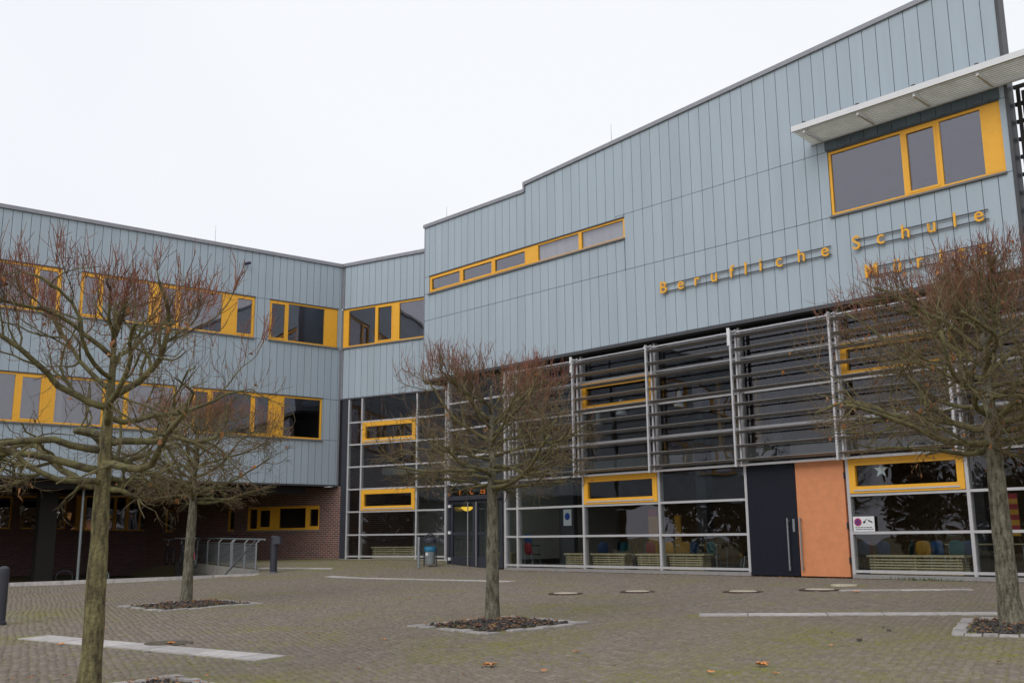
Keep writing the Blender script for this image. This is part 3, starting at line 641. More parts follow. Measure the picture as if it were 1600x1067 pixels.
# louvre screens in front of the glass, one per bay
def louvre(a, b, first, label_end=None):
    o0, o1 = .18, .48
    p = MB()
    for uu in ((a+.02, b-.02) if first else (b-.02,)):
        p.box(Rf, uu-.028, uu+.028, .36, .43, 2.90, 6.70)
    p.box(Rf, b-.11, b-.06, .26, .31, 2.9, 6.70); p.box(Rf, a+.06, a+.11, .26, .31, 2.9, 6.70)
    for z in (3.0, 4.95, 6.6): p.box(Rf, b-.10, b-.07, .03, .27, z, z+.05); p.box(Rf, a+.07, a+.10, .03, .27, z, z+.05)
    for z in (2.92, 6.62): p.box(Rf, a+.03, b-.03, .27, .30, z, z+.03)
    p.box(Rf, a+.05, a+.11, .29, .40, 6.63, 6.66); p.box(Rf, b-.11, b-.02, .29, .40, 6.63, 6.66)
    s_ = p.build('louvre_screen', ALU, hall)
    for i in range(10):
        z = 3.08+i*.381; uo = a+.05; ue = b-.07
        m = MB(); pr = [(.18, -.016), (.20, -.034), (.34, -.026), (.475, .006), (.485, .014), (.47, .024), (.34, .016), (.20, .0)]
        k = len(pr); V = [Rf.at(uo, o, z+h) for o, h in pr]+[Rf.at(ue, o, z+h) for o, h in pr]
        m.add(V, [(j, (j+1) % k, k+(j+1) % k, k+j) for j in range(k)]+[tuple(range(k-1, -1, -1)), tuple(k+j for j in range(k))])
        m.build('slat', ALUD, s_)
    return s_
lu = [5.13, 8.14, 11.16, 14.16, 17.17, 20.14, 23.15]
for i, (a, b) in enumerate(zip(lu[:-1], lu[1:])):
    s_ = louvre(a, b, i == 0)
    if i in (0, 2): bx('post_cap', Rf, b-.09, b+.0, .43, .45, 6.25, 6.75, WHITE, s_)

# ------------------------------------------------------------------ lettering
def glyph(ch, size, depth):
    c = bpy.data.curves.new('glyph', 'FONT'); c.body = ch; c.size = size; c.extrude = depth; c.align_x = 'CENTER'; c.offset = .003*size/.5
    o = bpy.data.objects.new('glyph', c); COL.objects.link(o)
    dg = bpy.context.evaluated_depsgraph_get(); me = bpy.data.meshes.new_from_object(o.evaluated_get(dg))
    bpy.data.objects.remove(o); bpy.data.curves.remove(c); return me
def letters(name, label, rows, rails, matl, fr, o, size, depth, zb_):
    t = thing(name, fr.at(rows[0][1], o, zb_), label, 'lettering')
    for ch, u_ in rows:
        me = glyph(ch, size, depth); me.materials.clear(); me.materials.append(matl)
        p = fr.at(u_, o, zb_); m = Matrix(((fr.d[0], 0, fr.n[0], p[0]), (fr.d[1], 0, fr.n[1], p[1]), (0, 1, 0, p[2]), (0, 0, 0, 1)))
        put(bpy.data.objects.new('letter', me), m, t)
    for a, b, z in rails: bx('rail', fr, a, b, o-.06, o-.035, z, z+.026, TRIM, t)
    return t
Z1 = 8.20
w1 = [('B', 11.83), ('e', 12.48), ('r', 13.05), ('u', 13.66), ('f', 14.25), ('l', 14.72), ('i', 15.20), ('c', 15.78), ('h', 16.46), ('e', 17.15)]
w2 = [('S', 18.03), ('c', 18.68), ('h', 19.33), ('u', 19.98), ('l', 20.54), ('e', 21.10)]
letters('school_lettering', 'yellow letters reading Berufliche on two dark rails', w1, [(11.8, 17.3, Z1+.02), (11.8, 17.3, Z1+.24)], YEL, Rf, CO+.10, .50, .02, Z1)
letters('school_lettering', 'yellow letters reading Schule below the large upper window', w2, [(18.0, 21.3, Z1+.02), (18.0, 21.3, Z1+.24)], YEL, Rf, CO+.10, .50, .02, Z1)
letters('school_lettering', 'yellow letters of the lower row half hidden behind the right tree', [('M', 18.37), ('ü', 19.05), ('r', 19.62), ('i', 20.14), ('t', 20.63), ('z', 21.12)],
        [(18.3, 21.3, 7.42), (18.3, 21.3, 7.64)], YEL, Rf, CO+.10, .50, .02, 7.40)
OL = mat('orange_lettering', (.85, .22, .02), .5)
letters('door_lettering', 'small orange letters on the glass above the entrance door', [('r', 2.12), ('C', 2.75), ('c', 3.28), ('s', 3.42), ('s', 4.0)], [], OL, Rf, -.015, .30, .004, 2.60)

# no stopping sign behind the glass rail
sg = thing('parking_sign', Rf.at(17.5, .03, 1.14), 'small white no stopping and towing sign on the glass beside the orange door', 'sign')
bx('board', Rf, 17.24, 17.80, .028, .04, 1.135, 1.50, WHITE, sg)
SR, SB, SK = paint('sign_red', (.60, .02, .05)), paint('sign_blue', (.03, .08, .38)), paint('sign_black', (.02, .02, .02))
def disc(name, u_, z, r, o, m_, par, k=24):
    m = MB(); V = [Rf.at(u_+r*math.cos(2*math.pi*i/k), o, z+r*math.sin(2*math.pi*i/k)) for i in range(k)]+[Rf.at(u_+r*math.cos(2*math.pi*i/k), o-.003, z+r*math.sin(2*math.pi*i/k)) for i in range(k)]
    m.add(V, [tuple(range(k)), tuple(range(2*k-1, k-1, -1))]+[(k+i, k+(i+1) % k, (i+1) % k, i) for i in range(k)]); return m.build(name, m_, par)
disc('red_disc', 17.37, 1.365, .098, .044, SR, sg); disc('blue_disc', 17.37, 1.365, .073, .048, SB, sg)
for s_ in (1, -1):
    m = MB(); a = .012; L_ = .055
    pts = [(-L_-a*.7, -s_*(L_)+s_*a*.7), (-L_+a*.7, -s_*L_-s_*a*.7), (L_+a*.7, s_*L_-s_*a*.7), (L_-a*.7, s_*L_+s_*a*.7)]
    V = [Rf.at(17.37+x, .049+(.001 if s_ > 0 else 0), 1.365+y) for x, y in pts]; m.add(V, [(0, 1, 2, 3), (3, 2, 1, 0)]); m.build('cross_bar', SR, sg)
def poly(name, pts, o, m_, par):
    m = MB(); n = len(pts); m.add([Rf.at(x, o, z) for x, z in pts]+[Rf.at(x, o-.003, z) for x, z in pts], [tuple(range(n)), tuple(range(2*n-1, n-1, -1))]+[(n+i, n+(i+1) % n, (i+1) % n, i) for i in range(n)]); return m.build(name, m_, par)
poly('tow_truck', [(17.50, 1.345), (17.535, 1.335), (17.57, 1.345), (17.575, 1.375), (17.555, 1.38), (17.615, 1.435), (17.60, 1.44), (17.54, 1.39), (17.51, 1.375)], .044, SK, sg)
poly('towed_car', [(17.635, 1.405), (17.65, 1.42), (17.75, 1.37), (17.755, 1.345), (17.74, 1.34), (17.64, 1.39)], .044, SK, sg)
for z, u_ in ((1.225, 17.29), (1.18, 17.31)):
    e_ = u_
    while e_ < 17.74:
        l = random.uniform(.04, .10); bx('print_line', Rf, e_, min(e_+l, 17.76), .040, .0425, z, z+.018, SK, sg); e_ += l+.015
# paper star in the yellow vent window
st = [(18.02+(.20 if i % 2 == 0 else .08)*math.sin(i*math.pi/5), 2.62+(.20 if i % 2 == 0 else .08)*math.cos(i*math.pi/5)) for i in range(10)]
so_ = poly('paper_star', st, -.07, WHITE, None); tag(so_, 'white paper star hanging inside the yellow framed window', 'star')

# ------------------------------------------------------------------ trees
BARK = mat('lichen_bark', (.085, .07, .048), .95, var=.3, scale=22, col2=(.21, .195, .145), bump=1.0, bscale=30, detail=10, streak=.3)
BARKM = mat('mossy_bark', (.085, .068, .042), .95, var=.3, scale=20, col2=(.21, .185, .085), bump=1.0, bscale=30, detail=10, streak=.3)
LIMB = mat('mossy_limb', (.10, .08, .052), .95, var=.25, scale=9, col2=(.18, .165, .07), bump=.4, bscale=50)
TWIG = mat('brown_twig', (.125, .082, .05), .9, var=.2, scale=4, col2=(.21, .16, .085))
SHOOT = mat('red_shoot', (.20, .06, .045), .8, var=.2, scale=3, col2=(.24, .115, .07))
DRYLF = mat('dry_leaf_brown', (.20, .075, .03), .85, var=.3, scale=8, col2=(.36, .17, .07))
def nrm(v): return v/(np.linalg.norm(v)+1e-12)
def tree(key, label, H, r0, cz0, cz1, Wd, nl, kids, wig, seed, lens, dry, moss, shoots, cx=0., limb_r=.05, droop=0., twig_r=.0042, flat=1.0):
    g = np.random.default_rng(seed); x0, y0 = TREES[key]; base = np.array([x0, y0, gz(x0, y0)-.03])
    t = thing('linden_tree', base, label, 'tree', 'bare clipped trees on the plaza')
    ctr = np.array([cx, 0, (cz0+cz1)/2]); hh = (cz1-cz0)/2
    def inside(p, k=1.):
        q = p-ctr; return (np.hypot(q[0], q[1])/(Wd*k))**2.6+(abs(q[2])/(hh*k))**3.2 < 1
    # trunk
    n = 12; tz = np.linspace(0, H, n); wob = np.cumsum(g.normal(0, .007, (n, 2)), 0); wob -= wob[0]
    tp = np.stack([wob[:, 0], wob[:, 1], tz], 1); tr = r0*np.interp(tz/H, [0, .03, .12, .45, .6, .8, 1], [1.28, 1.12, 1.0, .84, .68, .36, .14])
    m = MB(); zz = np.concatenate([[0, .04, .1, .2], np.linspace(.4, H, 26)])
    P = np.stack([np.interp(zz, tz, tp[:, 0]), np.interp(zz, tz, tp[:, 1]), zz], 1); Rr = np.interp(zz, tz, tr)*(1+g.normal(0, .025, len(zz)))
    m.tube(P+base, Rr, 14); ob = m.build('trunk', BARKM if moss else BARK, t, base, True)
    limbs, twigs, reds, leaves = MB(), MB(), MB(), MB()
    NL = [0]
    def tube_for(lev, pts, ra):
        if lev == 0:
            mm = MB(); mm.tube(np.array(pts)+base, ra, 7); mm.build('limb', LIMB, t, base, True)
        elif lev == 1: limbs.tube(np.array(pts)+base, ra, 5, False)
        else: twigs.tube(np.array(pts)+base, ra, 3, False)
    def grow(p, d, L, r, lev, up):
        seg = [.16, .11, .08, .07][lev]; ns = max(3, int(L/seg)); pts = [p]; ds = [d]
        for i in range(ns):
            d = nrm(d+g.normal(0, wig[lev], 3)+np.array([0, 0, up])); p = p+d*L/ns
            if not inside(p, 1.0 if lev else .97):
                if i > 1: break
            pts.append(p); ds.append(d)
        k = len(pts); taper = [.45, .4, .35, .5][lev]
        if k < 2: return
        tube_for(lev, pts, np.linspace(r, r*taper, k))
        if lev < 3:
            nc = kids[lev]; nc = g.poisson(nc*min(1, k/(ns+1)+.15)) if lev else int(nc*(.7+.3*k/(ns+1))+.5)
            for _ in range(nc):
                f = g.uniform(.12 if lev else .2, 1.0); i = min(k-1, int(f*k)); dd = ds[i]
                a = g.normal(0, 1, 3); a[2] *= flat; a = nrm(a-dd*(a@dd)); an = math.radians(g.uniform(25, 68))
                nd = nrm(dd*math.cos(an)+a*math.sin(an)); rr = max(twig_r*.8, (r+(r*taper-r)*f)*g.uniform(.42, .62)) if lev < 2 else twig_r*g.uniform(.7, 1.1)
                zrel = (pts[i][2]-cz0)/(cz1-cz0)
                u2 = (.05+.10*zrel if lev else .04+.05*zrel)*(1 if zrel > .3 else -.3)-droop*(1-zrel)
                grow(pts[i], nd, L*g.uniform(*lens[lev]), rr, lev+1, u2)
            if lev >= 1 and pts[-1][2] > cz0+(cz1-cz0)*.78:
                for _ in range(shoots if lev == 2 else shoots+1):
                    if g.random() > .62: continue
                    i = g.integers(k//2, k); q = pts[i]; dd = nrm(np.array([g.normal(0, .2), g.normal(0, .2), 1.])+.3*nrm(q-ctr)*[1, 1, 0]); L2 = g.uniform(.14, .42)
                    pp = [q]
                    for _j in range(4): dd = nrm(dd+g.normal(0, .10, 3)+[0, 0, .06]); pp.append(pp[-1]+dd*L2/4)
                    if pp[-1][2] > cz1+.33: continue
                    reds.tube(np.array(pp)+base, np.linspace(.0046, .0024, 5), 3, False)
                    for _j in range(g.integers(0, 3)):
                        s0 = pp[g.integers(1, 4)]; d3 = nrm(dd+g.normal(0, .55, 3)); reds.tube(np.array([s0, s0+d3*.06+[0, 0, .01], s0+d3*.13+[0, 0, .035]])+base, [.0034, .003, .002], 3, False)
        elif g.random() < dry:
            q = pts[-1]; a = nrm(g.normal(0, 1, 3)); b = nrm(np.cross(a, g.normal(0, 1, 3))); s = g.uniform(.018, .042)
            leaves.add(np.array([q-a*s, q+b*s*.7-[0, 0, .01], q+a*s-[0, 0, .03], q-b*s*.6+[0, 0, .012]])+base, [(0, 1, 2), (0, 2, 3)])
        if lev == 3 and NL[0] < 6000 and g.random() < .5 and pts[-1][2] > cz0+(cz1-cz0)*g.uniform(.45, .85):
            q = pts[-1]; dd = nrm(ds[-1]+g.normal(0, .3, 3)+[0, 0, .35]); L2 = g.uniform(.08, .2); NL[0] += 1
            if inside(q+dd*L2, 1.06): reds.tube(np.array([q, q+dd*L2*.5, q+dd*L2+[0, 0, .02]])+base, [.0040, .0032, .0022], 3, False)
    for i in range(nl):
        f = (i+.5)/nl; z = cz0+(H*.93-cz0)*(.03+.95*f**1.45); az = i*2.399+g.uniform(-.35, .35)
        el = math.radians(-4+56*f**1.8+g.uniform(-9, 9)); j = np.array([np.interp(z, tz, tp[:, 0]), np.interp(z, tz, tp[:, 1]), z])
        d = np.array([math.cos(az)*math.cos(el), math.sin(az)*math.cos(el), math.sin(el)])
        grow(j, d, Wd*g.uniform(.75, 1.12)*(1-.25*f), limb_r*g.uniform(.75, 1.15)*(1-.3*f), 0, .03*(1-f)*(1-2*(f<.35)*.5)+.012)
    for mm, nm, ml in ((limbs, 'branches', LIMB), (twigs, 'twigs', TWIG), (reds, 'shoots', SHOOT), (leaves, 'dry_leaves', DRYLF)):
        if mm.n: tag(mm.build(nm, ml, t, base), kind='stuff')
    return t
WG = (.13, .17, .19, .16); LN = ((.35, .62), (.34, .62), (.35, .75))
tree('C', 'bare clipped tree in front of the glass entrance, middle of the plaza', 3.75, .108, 2.02, 4.10, 2.0, 26, (8, 5.2, 4.4), WG, 5, LN, .012, False, 2, cx=-.16, limb_r=.036, twig_r=.0036)
tree('R', 'tall bare clipped tree cut by the right edge of the photo', 4.5, .14, 2.3, 4.92, 2.7, 30, (9.5, 6.2, 5.2), WG, 21, LN, .09, False, 3, limb_r=.05, twig_r=.0036)
tree('B', 'bare clipped tree with flat spreading crown before the left wing railing', 4.0, .112, 2.1, 4.36, 2.1, 26, (8, 5.4, 4.6), WG, 31, LN, .02, False, 2, limb_r=.038, droop=.06, flat=.5, twig_r=.0040)
tree('N', 'nearest bare tree with mossy trunk and thick crooked limbs at the left', 3.85, .098, 1.9, 4.0, 2.15, 20, (8, 4.4, 3.6), (.20, .25, .24, .18), 57, LN, .06, True, 4, cx=-.25, limb_r=.043, twig_r=.0030)

# ------------------------------------------------------------------ tree pits
def litter(mb, fr, half, n, g, size, hmax, zf=0):
    for _ in range(n):
        a, b = g.uniform(-half, half, 2)
        if g.random() < (max(abs(a), abs(b))/half)**3*.8: continue
        p = fr.at(a, b, 0); z = gz(p[0], p[1])+.0+hmax*max(0, 1-math.hypot(a, b)/(half*1.1)); s = size*g.uniform(.35, 1.35)
        q = g.normal(0, 1, (3, 3)); q, _r = np.linalg.qr(q)
        v = np.array([[-1, -.6, -.4], [1, -.7, -.5], [.9, .7, -.4], [-.8, .6, -.5], [-.7, -.4, .4], [.6, -.5, .5], [.7, .5, .35], [-.5, .5, .45]])*[1, 1, .6]*s
        mb.hexa((v@q)+[p[0], p[1], z+zf+.012])
def pit(k, label, nlit):
    f, h = PITS[k]; g = np.random.default_rng(hash(k) % 97 if False else ord(k)); bs = .17
    t = thing('tree_pit', (f.p0[0], f.p0[1], gz(f.p0[0], f.p0[1])), label, 'tree pit', 'square planting pits round the trees')
    for side in range(4):
        u = -h
        while u < h-.05:
            l = min(g.uniform(.17, .30), h-u); a, b = u+.008, u+l-.008; w = bs*g.uniform(.8, 1.05); sh_ = g.normal(0, .012); o0, o1 = h-w+sh_, h+sh_; pts = []
            if g.random() < .09: u += l; continue
            for (uu, oo) in ((a, o1), (b, o1), (b, o0), (a, o0)):
                if side == 0: p = f.at(uu, oo, 0)
                elif side == 1: p = f.at(-uu, -oo, 0)
                elif side == 2: p = f.at(oo, -uu*(1-bs/h)+0, 0)
                else: p = f.at(-oo, uu*(1-bs/h), 0)
                pts.append([p[0], p[1], gz(p[0], p[1])])
            q = np.array(pts); c = q.mean(0); hz_ = .012+g.uniform(-.008, .012); m = MB()
            top = c+(q-c)*.93+[0, 0, hz_]; m.hexa(np.concatenate([q-[0, 0, .05], q+[0, 0, hz_-.012]])); n0 = m.n
            m.hexa(np.concatenate([q+[0, 0, hz_-.0125], top])); m.build('stone', STONEB, t); u += l
    m = MB(); N_ = 14; gx = np.linspace(-h+bs*.8, h-bs*.8, N_); V = []
    for b in gx:
        for a in gx:
            p = f.at(a, b, 0); V.append([p[0], p[1], gz(p[0], p[1])-.015+.05*max(0, 1-math.hypot(a, b)/h)+g.normal(0, .006)])
    m.add(V, [(j*N_+i, j*N_+i+1, (j+1)*N_+i+1, (j+1)*N_+i) for j in range(N_-1) for i in range(N_-1)][::1]); m.build('soil', SOIL, t)
    m = MB(); litter(m, f, h-bs, nlit, g, .028, .05); tag(m.build('mulch', MULCH, t), kind='stuff')
    m = MB()
    for _ in range(150):
        a, b = g.uniform(-h*.85, h*.85, 2); p = f.at(a, b, 0); z = gz(p[0], p[1])+.03+.05*max(0, 1-math.hypot(a, b)/h); s = g.uniform(.02, .045); an = g.uniform(0, 6.3); c, s_ = math.cos(an)*s, math.sin(an)*s
        m.add([[p[0]+c, p[1]+s_, z+.012], [p[0]-s_*.6, p[1]+c*.6, z+.002], [p[0]-c, p[1]-s_, z+.014], [p[0]+s_*.6, p[1]-c*.6, z+.004]], [(0, 1, 2, 3)])
    tag(m.build('leaf_litter', DRYLF, t), kind='stuff')
pit('C', 'stone edged pit with dark mulch round the middle tree', 900); pit('B', 'stone edged pit with brown leaves round the back left tree', 700)
pit('R', 'stone edged pit with dark mulch round the right tree', 1300); pit('N', 'stone edged pit at the foot of the nearest left tree', 700)

# ------------------------------------------------------------------ manhole covers
RUST = mat('rusty_iron', (.085, .05, .042), .8, var=.25, scale=20); SAND = mat('sandy_concrete', (.55, .48, .37), .9, var=.15, scale=14); IRON = mat('dark_iron', (.10, .085, .06), .85, var=.3, scale=10)
mhl = ['round manhole cover with rusty ring, leftmost of those before the glass', 'round manhole cover with rusty ring, second before the glass', 'sandy round manhole cover left of the black door', 'sandy round manhole cover in front of the black and orange doors', 'sandy round cover closest to the orange door', 'dark round manhole cover between the wide band and the back left tree']
for (p, r, k), lb_ in zip(MHP, mhl):
    t = thing('manhole_cover', (p[0], p[1], p[2]), lb_, 'manhole cover', 'round manhole covers in the paving'); c = np.array([p[0], p[1], gz(p[0], p[1])])
    sx = math.atan2(.022*.69, 1)
    if k: m = MB(); m.lathe(c, [(r*1.38, -.05), (r*1.38, .004), (r*1.36, .010), (r*1.02, .012), (r*1.0, .0)], 36); m.build('ring', RUST if k == 1 else IRON, t)
    m = MB(); m.lathe(c, [(r*.97, -.05), (r*.97, .010), (r*.94, .016)], 36); m.build('lid', IRON if k == 2 else SAND, t)

# ------------------------------------------------------------------ bollards, bin, railing
def bollard(px, label, h):
    p = ong(*px); t = thing('bollard_lamp' if h > 1 else 'bollard', p, label, 'bollard')
    m = MB(); r = .115 if h > 1 else .09
    if h > 1:
        m.lathe(p, [(r*1.15, -.02), (r*1.15, .03), (r, .035), (r, h-.32), (r, h-.05), (r*.8, h-.01), (r*.3, h)], 20); m.build('post', ANTH, t, smooth=False)
        m = MB(); f = Frame(p[:2], math.radians(-8)); m.hexa([f.at(.0, .16, p[2]+h-.30), f.at(.24, .12, p[2]+h-.26), f.at(.24, -.12, p[2]+h-.26), f.at(.0, -.13, p[2]+h-.30),
             f.at(.0, .14, p[2]+h-.01), f.at(.21, .11, p[2]+h-.05), f.at(.21, -.11, p[2]+h-.05), f.at(.0, -.12, p[2]+h-.01)]); m.build('lamp_head', ANTH, t)
        bx('base_plate', f, -.16, .16, -.16, .16, p[2], p[2]+.014, STEEL, t)
    else:
        m.lathe(p, [(r*1.25, -.02), (r*1.25, .05), (r, .06), (r, h-.09), (r*.95, h-.04), (r*.7, h-.012), (r*.2, h)], 20); m.build('post', ANTH, t)
bollard((427, 894), 'dark grey bollard lamp with hooded head beside the metal railing', 1.19)
bollard((-1, 976), 'dark round topped bollard at the left edge of the photo', 1.16-.001 if False else .99)
p = ong(672, 884.5); t = thing('litter_bin', p, 'round grey litter bin with blue bag hanging in an arched frame', 'bin'); BAG = paint('blue_bag', (.03, .20, .36), .35)
m = MB(); a = [(-.22, 0), (-.22, .75)]+[(-.22*math.cos(th), .86+.24*math.sin(th)) for th in np.linspace(0, math.pi, 11)]+[(.22, .75), (.22, 0)]
f = Frame(p[:2], -.25); m.tube([f.at(x, 0, p[2]+z) for x, z in a], .024, 8); m.build('frame', ANTH, t)
m = MB(); m.lathe(p, [(.15, .07), (.165, .08), (.18, .50), (.185, .58), (.17, .585)], 20); m.build('bin_body', STEEL, t)
m = MB(); m.lathe(p, [(.190, .50), (.205, .55), (.20, .60), (.195, .66), (.18, .67)], 20); m.build('bag', BAG, t)
m = MB(); m.lathe(p, [(.19, .79), (.20, .81), (.20, .90), (.15, .95), (.05, .97)], 20); m.build('lid', ANTH, t)
bx('sticker', f, -.10, -.02, .176, .186, p[2]+.36, p[2]+.46, WHITE, t)
p = ong(654, 887.5); t = thing('ash_post', p, 'slim grey post standing left of the litter bin', 'post'); m = MB(); m.lathe(p, [(.05, 0), (.05, .95), (.045, 1.02), (.01, 1.04)], 12); m.build('post', STEEL, t); m = MB(); m.lathe(p+[.04, 0, .55], [(.05, 0), (.05, .18), (.02, .2)], 10); m.build('ash_box', ANTH, t)
# railing along the yard
t = thing('railing', (*RAIL[0], gz(*RAIL[0])), 'galvanised railing with barred infill panels and a sloping handrail', 'railing')
us = [0.05, 1.55, 3.3, 3.5, 5.4, 7.3, 9.2, 11.0, 12.4]
rz = railz
for u in us: m = MB(); q = RFr.at(u, -.1, rz(u)); m.tube([q, q+[0, 0, .90]], .028, 8); m.build('post', STEEL, t)
m = MB()
m.tube([RFr.at(u, .02, rz(u)+1.0) for u in np.linspace(-.5, 12.4, 9)], .03, 8); hr = m.build('handrail', STEEL, t)
for u in us:
    m = MB(); q = RFr.at(u, -.1, rz(u)+.88); m.tube([q, RFr.at(u, .0, rz(u)+.98)], .014, 6); m.build('bracket', STEEL, hr)
for a, b in zip(us[:-1], us[1:]):
    if b-a < .5: continue
    m = MB()
    for z in (.09, .84): m.tube([RFr.at(a, -.1, rz(a)+z), RFr.at(b, -.1, rz(b)+z)], .018, 6)
    pn = m.build('panel_frame', STEEL, t); m = MB()
    for i in range(17): z = .14+i*.04; m.tube([RFr.at(a+.06, -.1, rz(a)+z), RFr.at(b-.06, -.1, rz(b)+z)], .012, 4)
    tag(m.build('bars', STEEL, pn), kind='stuff')
m = MB(); a = RFr.at(.45, -.02, rz(.45)+.98); m.tube([a, a+np.array([-.95, -.55, -1.25])], .028, 8); m.build('stair_handrail', TRIM, t)

# ------------------------------------------------------------------ bicycles behind the railing
def bike(loc, yaw, label, col):
    f = Frame(loc[:2], yaw); z0 = loc[2]; t = thing('bicycle', loc, label, 'bicycle', 'bicycles parked behind the railing')
    TY = SOFF
    for u in (-.52, .52):
        m = MB(); m.tube([f.at(u+.33*math.cos(a), 0, z0+.345+.33*math.sin(a)) for a in np.linspace(0, 2*math.pi, 25)], .018, 6, False); w = m.build('wheel', TY, t)
        m = MB()
        for a in np.arange(0, math.pi, math.pi/7): m.tube([f.at(u+.31*math.cos(a), 0, z0+.345+.31*math.sin(a)), f.at(u-.31*math.cos(a), 0, z0+.345-.31*math.sin(a))], .0025, 3, False)
        m.build('spokes', STEEL, w)
    m = MB(); B_, ST, HT, HB = (-.1, .32), (-.25, .82), (.38, .85), (.41, .72)
    for a, b in ((B_, ST), (ST, HT), (B_, HB), (B_, (-.52, .345)), (ST, (-.52, .345)), (HT, (.52, .345))): m.tube([f.at(a[0], 0, z0+a[1]), f.at(b[0], 0, z0+b[1])], .018, 6)
    m.build('frame', col, t)
    m = MB(); m.tube([f.at(.38, 0, z0+.85), f.at(.34, 0, z0+1.02)], .014, 6); m.tube([f.at(.22, .28, z0+1.05), f.at(.33, .2, z0+1.05), f.at(.36, 0, z0+1.02), f.at(.33, -.2, z0+1.05), f.at(.22, -.28, z0+1.05)], .013, 6); m.build('handlebar', STEEL, t)
    m = MB(); m.hexa([f.at(-.40, .07, z0+.94), f.at(-.12, .02, z0+.94), f.at(-.12, -.02, z0+.94), f.at(-.40, -.07, z0+.94), f.at(-.42, .08, z0+.99), f.at(-.13, .03, z0+.98), f.at(-.13, -.03, z0+.98), f.at(-.42, -.08, z0+.99)]); m.build('saddle', SOFF, t)
    m = MB(); m.lathe(f.at(.45, 0, z0+.80), [(.02, 0), (.035, .03), (.03, .06)], 8); m.build('headlight', WHITE, t)
for u, o, dy, lb_, c in ((4.6, -1.3, .1, 'bicycle with a red frame parked behind the railing', SR), (6.6, -1.2, -.1, 'dark bicycle parked behind the railing, next to the red one', ANTH), (9.0, -1.2, .06, 'dark bicycle parked farthest back under the wing', ANTH)):
    q = RFr.at(u, o, 0); bike((q[0], q[1], float(gz(q[0], q[1]))), RFr.yaw+dy, lb_, c)
for px, lb_ in ((101, 'dark arched cycle stand in the yard beside the black column'), (158, 'grey arched cycle stand in the yard behind the near trunk')):
    u, _ = Lf.uz(px, 890, -1.9); q = Lf.at(u, -1.9, 0); z = yardz(q[0], q[1]); h = 1.0-z-(px_ := 48*q[1]/F)+.0
    h = 1-(884-843.5)*q[1]/F-z; t = thing('cycle_stand', (q[0], q[1], z), lb_, 'cycle stand'); m = MB()
    m.tube([Lf.at(u+x, -1.9, z+zz) for x, zz in [(-.28, 0), (-.28, h-.22)]+[(-.28*math.cos(a), h-.22+.22*math.sin(a)) for a in np.linspace(.2, math.pi-.2, 9)]+[(.28, h-.22), (.28, 0)]], .03, 8); m.build('hoop', STEEL if px > 120 else ANTH, t)

# ------------------------------------------------------------------ fittings on the walls and roofs
q = Lf.at(Lf.uz(384, 413)[0], 0, Lf.uz(384, 413)[1]); t = thing('security_camera', q, 'small dark security camera on the left wing below the roof edge', 'camera')
m = MB(); m.tube([q, q+Lf.n*.14], .02, 8); m.build('bracket', ANTH, t); m = MB(); m.tube([q+Lf.n*.14-Lf.d*.1+[0, 0, -.03], q+Lf.n*.2+Lf.d*.12+[0, 0, .04]], .06, 12); m.build('housing', ANTH, t)
u, z = Lf.uz(33, 793, RO); q = Lf.at(u, RO+.02, z); t = thing('wall_camera', q, 'white dome camera on the brick wall under the left wing', 'camera'); m = MB(); m.tube([q+[0, 0, -.3], q+[0, 0, -.12]], .04, 8); m.build('bracket', ALU, t); m = MB(); m.lathe(q+Lf.n*.12+[0, 0, -.10], [(.05, 0), (.10, .04), (.12, .10), (.09, .17), (.02, .2)], 14); m.build('dome', WHITE, t)
for fr, px, py0, h, o_, zt_, lb_ in ((Lf, 336, 378, .75, -.25, 12.59, 'thin lightning rod on the left wing roof'), (Rf, 955, 210, .9, -.1, 13.5, 'thin lightning rod on the sloping roof of the hall'), (Rf, 698, 340, .6, -.1, 13.08, 'thin lightning rod at the low end of the hall roof')):
    u, _ = fr.uz(px, py0, o_); q = fr.at(u, o_, zt_); t = thing('lightning_rod', q, lb_, 'lightning rod', 'thin rods on the roof edges'); m = MB(); m.tube([q, q+[0, 0, h]], [.012, .005], 5); m.build('rod', STEEL, t); m = MB(); m.lathe(q, [(.06, 0), (.06, .05), (.03, .07)], 8); m.build('foot', CONC, t)
# lit lamp inside the entrance
u, z = Rf.uz(730, 792, -.7); q = Rf.at(u, -.7, z); t = thing('entrance_lamp', q, 'glowing yellow half round lamp behind the entrance door', 'lamp'); LAMP = emit('lamp_glow', (1, .62, .06), 1.1)
m = MB(); m.lathe(q, [(.02, -.15), (.12, -.12), (.19, -.06), (.22, 0), (.2, .01)], 20); m.build('glass_bowl', LAMP, t); m = MB(); m.tube([q, q+[0, 0, .4]], .012, 6); m.build('rod', ANTH, t)

